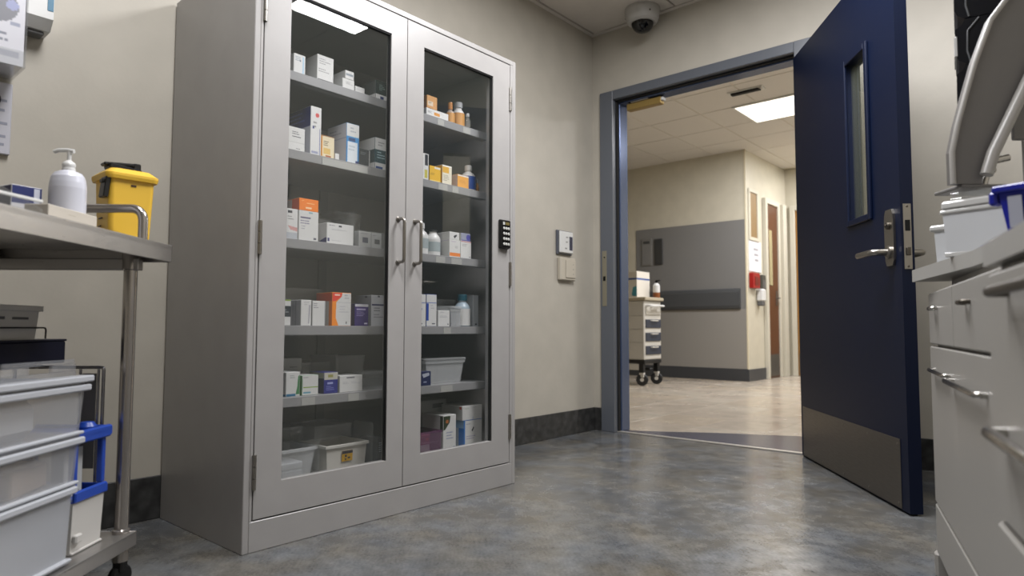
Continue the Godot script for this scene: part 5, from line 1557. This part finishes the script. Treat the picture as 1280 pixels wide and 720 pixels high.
func build_drawer_units() -> void:
	var lac := mat("off white laminate", Color(0.58, 0.57, 0.55), 0.38)
	var steel := mat("satin steel", Color(0.60, 0.585, 0.56), 0.3, 1.0)
	var chrome := mat("handle chrome", Color(0.7, 0.69, 0.67), 0.18, 1.0)
	var gap := mat("dark joint", Color(0.10, 0.10, 0.10), 0.7)
	# unit 1
	var t := thing("drawer_cabinet", "off white drawer cabinet beside the open navy door", "cabinet", DO, DYAW)
	var st := begin()
	bx(st, Vector3(0.018, 0.06, 0.0), Vector3(0.55, 0.765, 0.955), 0.002)
	bx(st, Vector3(0.055, 0.765, 0.005), Vector3(0.55, 0.797, 0.955), 0.001)
	part("body", st, lac, t)
	st = begin()
	bx(st, Vector3(-0.004, 0.0, -0.035), Vector3(0.035, 0.066, 0.0), 0.006)
	part("foot", st, lac, t)
	for q in [[0.03, 0.90], [0.48, 0.0], [0.48, 0.90]]:
		st = begin()
		bx(st, Vector3(q[0], 0.0, q[1]), Vector3(q[0] + 0.04, 0.06, q[1] + 0.05), 0.004)
		part("foot", st, lac, t)
	for d in [[0.002, 0.412], [0.417, 0.953]]:
		st = begin()
		bx(st, Vector3(0, 0.626, d[0]), Vector3(0.018, 0.762, d[1]), 0.003)
		var dr := part("drawer", st, lac, t)
		st = begin()
		var mid: float = d[0] + 0.15 if d[0] < 0.2 else d[0] + 0.19
		bow(st, 0.718, mid - 0.025, mid + 0.025, 0.014, 0.005)
		part("handle", st, chrome if d[0] < 0.2 else mat("worn steel", Color(0.35, 0.33, 0.30), 0.4, 0.9), dr)
	st = begin()
	bx(st, Vector3(0, 0.205, 0.002), Vector3(0.018, 0.620, 0.953), 0.003)
	var door := part("cabinet_door", st, lac, t)
	st = begin()
	bow(st, 0.560, 0.09, 0.35, 0.014, 0.005)
	part("handle", st, chrome, door)
	st = begin()
	bow(st, 0.553, 0.40, 0.76, 0.018, 0.006)
	part("handle", st, chrome, door)
	st = begin()
	bx(st, Vector3(0, 0.07, 0.002), Vector3(0.018, 0.199, 0.953), 0.003)
	part("drawer", st, lac, t)
	# unit 2
	t = thing("drawer_cabinet", "off white cabinet nearest the viewer at the right edge", "cabinet", DO, DYAW)
	st = begin()
	bx(st, Vector3(-0.012, 0.0, 0.965), Vector3(0.55, 0.757, 1.80), 0.002)
	part("body", st, lac, t)
	st = begin()
	bx(st, Vector3(-0.030, 0.405, 0.975), Vector3(-0.012, 0.745, 1.79), 0.004)
	var d2 := part("drawer", st, lac, t)
	st = begin()
	tube(st, bend([Vector3(-0.030, 0.714, 1.10), Vector3(-0.052, 0.714, 1.10), Vector3(-0.052, 0.714, 1.36), Vector3(-0.030, 0.714, 1.36)], 0.010, 4), 0.007, 10)
	part("handle", st, mat("worn steel", Color(0.35, 0.33, 0.30), 0.4, 0.9), d2)
	st = begin()
	tube(st, bend([Vector3(-0.030, 0.530, 1.06), Vector3(-0.052, 0.530, 1.06), Vector3(-0.052, 0.530, 1.40), Vector3(-0.030, 0.530, 1.40)], 0.010, 4), 0.008, 10)
	part("handle", st, chrome, d2)
	st = begin()
	bx(st, Vector3(-0.030, 0.06, 0.975), Vector3(-0.012, 0.397, 1.79), 0.006)
	part("drawer", st, lac, t)
	# worktops: front edges as they run in the place
	var top := mat("light grey worktop", Color(0.62, 0.615, 0.60), 0.35)
	var du := Basis(Vector3.UP, DYAW) * Vector3(1, 0, 0)
	var dw := Basis(Vector3.UP, DYAW) * Vector3(0, 0, 1)
	st = begin()
	prism(st, PackedVector2Array([Vector2(-0.034, -0.026), Vector2(0.031, 0.476), Vector2(0.045, 0.957), Vector2(0.57, 0.957), Vector2(0.57, -0.026)]), Vector3(DO.x, 0.797, DO.z), du, dw, Vector3.UP, 0.033)
	solo("worktop", st, top, "light grey worktop over the drawer cabinet by the door", "worktop")
	st = begin()
	prism(st, PackedVector2Array([Vector2(-0.032, 0.960), Vector2(-0.032, 1.80), Vector2(0.57, 1.80), Vector2(0.57, 0.960)]), Vector3(DO.x, 0.757, DO.z), du, dw, Vector3.UP, 0.033)
	solo("worktop", st, top, "lower light grey worktop over the cabinet at the right edge", "worktop")

	var CY := 0.830
	var white := mat("white box plastic", Color(0.74, 0.74, 0.73), 0.3)
	var milky := clear("milky box plastic", Color(0.80, 0.81, 0.82), 0.85, 0.15)
	# these stand a little turned; local +x runs along each front face
	var BY := -0.3386
	var bu := Basis(Vector3.UP, BY)
	t = thing("storage_box", "milky white lidded storage box on the worktop", "box", Vector3(2.243, CY, 1.903) + bu * Vector3(0.075, 0, -0.045), BY)
	st = begin()
	tub(st, Vector3(), Vector2(0.138, 0.078), Vector2(0.148, 0.088), 0.108, 0.003)
	part("body", st, milky, t)
	st = begin()
	bx(st, Vector3(-0.079, 0.098, -0.048), Vector3(0.079, 0.108, 0.048), 0.003)
	bx(st, Vector3(-0.077, 0.108, -0.046), Vector3(0.077, 0.128, 0.046), 0.005)
	part("lid", st, white, t)
	st = begin()
	bx(st, Vector3(-0.072, 0, 0.040), Vector3(0.072, 0.010, 0.044), 0.002)
	part("base_rim", st, white, t)
	t = thing("storage_tub", "small white tub with overhanging rim left of the storage box", "tub", Vector3(2.198, CY, 1.770) + bu * Vector3(0.055, 0, -0.05), BY)
	st = begin()
	tub(st, Vector3(), Vector2(0.096, 0.07), Vector2(0.102, 0.076), 0.080, 0.003)
	part("body", st, milky, t)
	st = begin()
	bx(st, Vector3(-0.060, 0.078, -0.045), Vector3(0.060, 0.093, 0.045), 0.004)
	part("lid", st, white, t)
	st = begin()
	bx(st, Vector3(-0.07, 0, -0.04), Vector3(0.08, 0.004, 0.045), 0.002)
	bx(st, Vector3(-0.07, 0.004, -0.04), Vector3(-0.067, 0.016, 0.045), 0.001)
	bx(st, Vector3(-0.067, 0.004, -0.04), Vector3(0.08, 0.016, -0.037), 0.001)
	bx(st, Vector3(0.077, 0.004, -0.037), Vector3(0.08, 0.016, 0.045), 0.001)
	bx(st, Vector3(-0.067, 0.004, 0.042), Vector3(0.077, 0.016, 0.045), 0.001)
	solo("shallow_tray", st, clear("clear acrylic", Color(0.78, 0.80, 0.80), 0.10, 0.04), "clear shallow tray lying on the milky storage box", "tray", Vector3(2.250, CY + 0.1282, 1.903) + bu * Vector3(0.082, 0, -0.045), BY)
	t = thing("blue_bin", "bright blue open bin on the worktop at the right edge", "bin", Vector3(2.372, CY, 2.225) + bu * Vector3(0.115, 0, -0.07), BY)
	var bb := mat("bright blue plastic", Color(0.02, 0.08, 0.52), 0.32)
	st = begin()
	tub(st, Vector3(), Vector2(0.20, 0.12), Vector2(0.224, 0.14), 0.092, 0.004)
	part("body", st, bb, t)
	st = begin()
	for k in [[0, 1], [0, -1], [1, 1], [1, -1]]:
		if k[0] == 0: box(st, Vector3(0, 0.087, k[1] * 0.0735), Vector3(0.238, 0.012, 0.008), 0.003)
		else: box(st, Vector3(k[1] * 0.1155, 0.087, 0), Vector3(0.008, 0.012, 0.14), 0.003)
	bx(st, Vector3(-0.128, 0.060, 0.045), Vector3(-0.114, 0.085, 0.070), 0.004)
	part("rim", st, bb, t)
	st = begin()
	box(st, Vector3(-0.085, 0.045, 0.0675), Vector3(0.022, 0.055, 0.002), 0.0005, Basis(Vector3.RIGHT, 0.11))
	part("label_card", st, mat("pale label card", Color(0.62, 0.63, 0.68), 0.5), t)
	t = thing("blue_pen", "blue pen lying at the worktop's front edge", "pen", dl(0.046, CY + 0.004, 0.53), DYAW)
	st = begin()
	tube(st, [Vector3(0, 0, -0.05), Vector3(0, 0, 0.05)], 0.004, 8)
	part("barrel", st, mat("bright blue plastic", Color(0.02, 0.08, 0.52), 0.32), t)
	st = begin()
	lathe(st, [Vector2(0.0045, 0), Vector2(0.0045, 0.03), Vector2(0.003, 0.034), Vector2(0, 0.034)], Vector3(0, 0, 0.05), 10, Vector3(0, 0, 1))
	part("cap", st, white, t)

	# sloped rack above the boxes: plane square to the eye's heading, as it stands in the room
	var yaw := deg_to_rad(40.987)
	var ux := Vector3(cos(yaw), 0, -sin(yaw))
	var uz := Vector3(sin(yaw), 0, cos(yaw))
	var o := Vector3(2.271, 0, 1.933)
	var rack := thing("sloped_rack", "grey sloping rack panel with a tube rail above the storage box", "rack", o, yaw)
	var gp := mat("grey rack plastic", Color(0.40, 0.39, 0.38), 0.42)
	st = begin()
	prism(st, PackedVector2Array([Vector2(0, 0.992), Vector2(0, 1.064), Vector2(0.0144, 1.126), Vector2(0.034, 1.191), Vector2(0.059, 1.27), Vector2(0.1, 1.371), Vector2(0.128, 1.408), Vector2(0.20, 1.50), Vector2(0.30, 1.50), Vector2(0.168, 1.21), Vector2(0.075, 1.04), Vector2(0.066, 0.992)]), Vector3(), Vector3(1, 0, 0), Vector3(0, 1, 0), Vector3(0, 0, -1), 0.02)
	part("panel", st, gp, rack)
	st = begin()
	tube(st, [Vector3(0.001, 0.992, 0.0), Vector3(0.001, 1.064, 0.0), Vector3(0.0154, 1.126, 0.0), Vector3(0.035, 1.191, 0.0), Vector3(0.06, 1.27, 0.0), Vector3(0.101, 1.371, 0.0), Vector3(0.129, 1.408, 0.0), Vector3(0.20, 1.50, 0.0)], 0.006, 8)
	part("rim", st, mat("pale rack rim", Color(0.62, 0.61, 0.59), 0.35), rack)
	st = begin()
	tube(st, [Vector3(0.068, 1.01, 0.012), Vector3(0.085, 1.06, 0.012), Vector3(0.165, 1.215, 0.012), Vector3(0.31, 1.50, 0.012)], 0.013, 12)
	part("tube_rail", st, mat("pale rack tube", Color(0.60, 0.59, 0.57), 0.3), rack)
	st = begin()
	bx(st, Vector3(0.02, 0.984, -0.10), Vector3(0.34, 0.992, 0.0), 0.002)
	bx(st, Vector3(0.16, 1.10, -0.035), Vector3(0.34, 1.50, -0.025), 0.003)
	part("back_plate", st, gp, rack)
	st = begin()
	tube(st, bend([Vector3(0.09, 0.995, -0.03), Vector3(0.105, 1.05, -0.03), Vector3(0.15, 1.06, -0.03)], 0.012, 4), 0.008, 10)
	lathe(st, [Vector2(0, -0.012), Vector2(0.009, -0.009), Vector2(0.012, 0), Vector2(0.009, 0.009), Vector2(0, 0.012)], Vector3(0.10, 1.055, -0.02), 16)
	lathe(st, [Vector2(0, -0.008), Vector2(0.006, -0.006), Vector2(0.008, 0), Vector2(0.006, 0.006), Vector2(0, 0.008)], Vector3(0.105, 1.028, -0.02), 16)
	part("bracket", st, chrome, rack)
	st = begin()
	bx(st, Vector3(0.30, 0.83, -0.10), Vector3(0.33, 0.984, -0.07), 0.003)
	bx(st, Vector3(0.31, 0.992, -0.10), Vector3(0.33, 1.5, -0.06), 0.003)
	part("post", st, gp, rack)
	# navy bins behind the panel
	var navy := mat("navy bin plastic", Color(0.010, 0.018, 0.055), 0.3)
	var pale := mat("pale bin lip", Color(0.36, 0.37, 0.38), 0.35)
	var nb := ["lowest navy hopper bin of the column behind the grey rack", "middle navy hopper bin of the column, with a white card", "upper navy hopper bin of the column above the white card", "topmost navy hopper bin at the frame's upper edge"]
	for k in 4:
		t = thing("hopper_bin", nb[k], "bin", Vector3(2.232, 1.205 + k * 0.113, 1.795) + ux * 0.045, 0.125, "navy hopper bins")
		st = begin()
		prism(st, PackedVector2Array([Vector2(0.0, 0.025), Vector2(0.006, 0.008), Vector2(0.02, 0.0), Vector2(0.115, 0.0), Vector2(0.115, 0.111), Vector2(0.02, 0.111), Vector2(0.012, 0.095), Vector2(0.0, 0.088)]), Vector3(0, 0, 0), Vector3(1, 0, 0), Vector3(0, 1, 0), Vector3(0, 0, -1), 0.16)
		part("body", st, navy, t)
		st = begin()
		tube(st, [Vector3(0.030, 0.002, 0.001), Vector3(0.024, 0.03, 0.001), Vector3(0.026, 0.08, 0.001), Vector3(0.05, 0.108, 0.001)], 0.0025, 6)
		part("edge", st, pale, t)
		if k == 1:
			st = begin()
			bx(st, Vector3(-0.003, 0.02, -0.10), Vector3(0.004, 0.07, 0.002), 0.001)
			part("label_card", st, mat("white plastic", Color(0.78, 0.78, 0.77), 0.35), t)
	t = thing("bin_rail", "grey upright rail carrying the navy hopper bins", "rail", Vector3(2.386, 0.830, 1.668), 0.125)
	st = begin()
	bx(st, Vector3(0, 0, -0.07), Vector3(0.02, 1.0, 0.07), 0.002)
	part("rail", st, gp, t)

# ---------------------------------------------------------------- camera dome, wall plates
func build_small_fittings() -> void:
	var wp := mat("white plastic", Color(0.78, 0.78, 0.77), 0.35)
	var t := thing("dome_camera", "white ceiling dome camera with dark lens cover above the doorway", "camera", Vector3(0.458, ROOM_H - 0.004, 0.128))
	var st := begin()
	lathe(st, [Vector2(0, 0.004), Vector2(0.108, 0.004), Vector2(0.110, -0.012), Vector2(0.106, -0.03), Vector2(0.102, -0.055), Vector2(0.094, -0.078), Vector2(0.078, -0.088), Vector2(0.066, -0.088)], Vector3(), 40)
	part("housing", st, mat("camera housing", Color(0.66, 0.65, 0.63), 0.4), t)
	st = begin()
	var pr := []
	for k in 11:
		var a := PI / 2 * k / 10.0
		pr.append(Vector2(0.068 * cos(a), -0.084 - 0.062 * sin(a)))
	lathe(st, pr, Vector3(), 36)
	part("dome", st, mat("smoked dome", Color(0.008, 0.008, 0.009), 0.06), t)
	st = begin()
	for a in 3:
		var dr := Vector3(cos(a * 2.1 + 0.6), 0, sin(a * 2.1 + 0.6))
		lathe(st, [Vector2(0.006, 0), Vector2(0.005, 0.002), Vector2(0, 0.002)], dr * 0.1035 + Vector3(0, -0.045, 0), 10, dr)
	part("screw", st, mat("worn steel", Color(0.35, 0.33, 0.30), 0.4, 0.9), t)
	# thermostat and switch
	t = thing("wall_control", "white wall control with blue display, upper of the two wall plates", "wall control", Vector3(0, 1.20, 0.342))
	st = begin()
	bx(st, Vector3(0, -0.076, -0.078), Vector3(0.014, 0.076, 0.078), 0.003)
	part("back_plate", st, mat("slate plastic", Color(0.30, 0.31, 0.34), 0.4), t)
	st = begin()
	bx(st, Vector3(0.014, -0.066, -0.070), Vector3(0.030, 0.070, 0.066), 0.006)
	part("body", st, wp, t)
	st = begin()
	bx(st, Vector3(0.030, -0.045, -0.060), Vector3(0.032, 0.040, -0.028), 0.001)
	part("display", st, mat("blue display", Color(0.015, 0.06, 0.22), 0.15), t)
	st = begin()
	for q in [[0.03, 0.0], [0.0, 0.002], [-0.04, 0.01]]:
		bx(st, Vector3(0.030, q[0], q[1] - 0.012), Vector3(0.0315, q[0] + 0.008, q[1] + 0.008), 0.0008)
	part("button", st, mat("grey mark", Color(0.52, 0.52, 0.50), 0.4), t)
	t = thing("switch_plate", "plain white switch box, lower of the two wall plates", "switch", Vector3(0, 1.035, 0.325))
	st = begin()
	bx(st, Vector3(0, -0.072, -0.080), Vector3(0.030, 0.072, 0.080), 0.006)
	part("body", st, mat("ivory plastic", Color(0.70, 0.67, 0.61), 0.4), t)
	st = begin()
	bx(st, Vector3(0.030, -0.055, -0.07), Vector3(0.036, 0.055, 0.03), 0.003)
	part("rocker", st, mat("ivory plastic", Color(0.70, 0.67, 0.61), 0.4), t)
	st = begin()
	for q in [0.03, 0.0, -0.03]:
		lathe(st, [Vector2(0.004, 0), Vector2(0.003, 0.0015), Vector2(0, 0.0015)], Vector3(0.036, q, -0.045), 10, Vector3(1, 0, 0))
	part("mark", st, mat("grey mark", Color(0.52, 0.52, 0.50), 0.4), t)
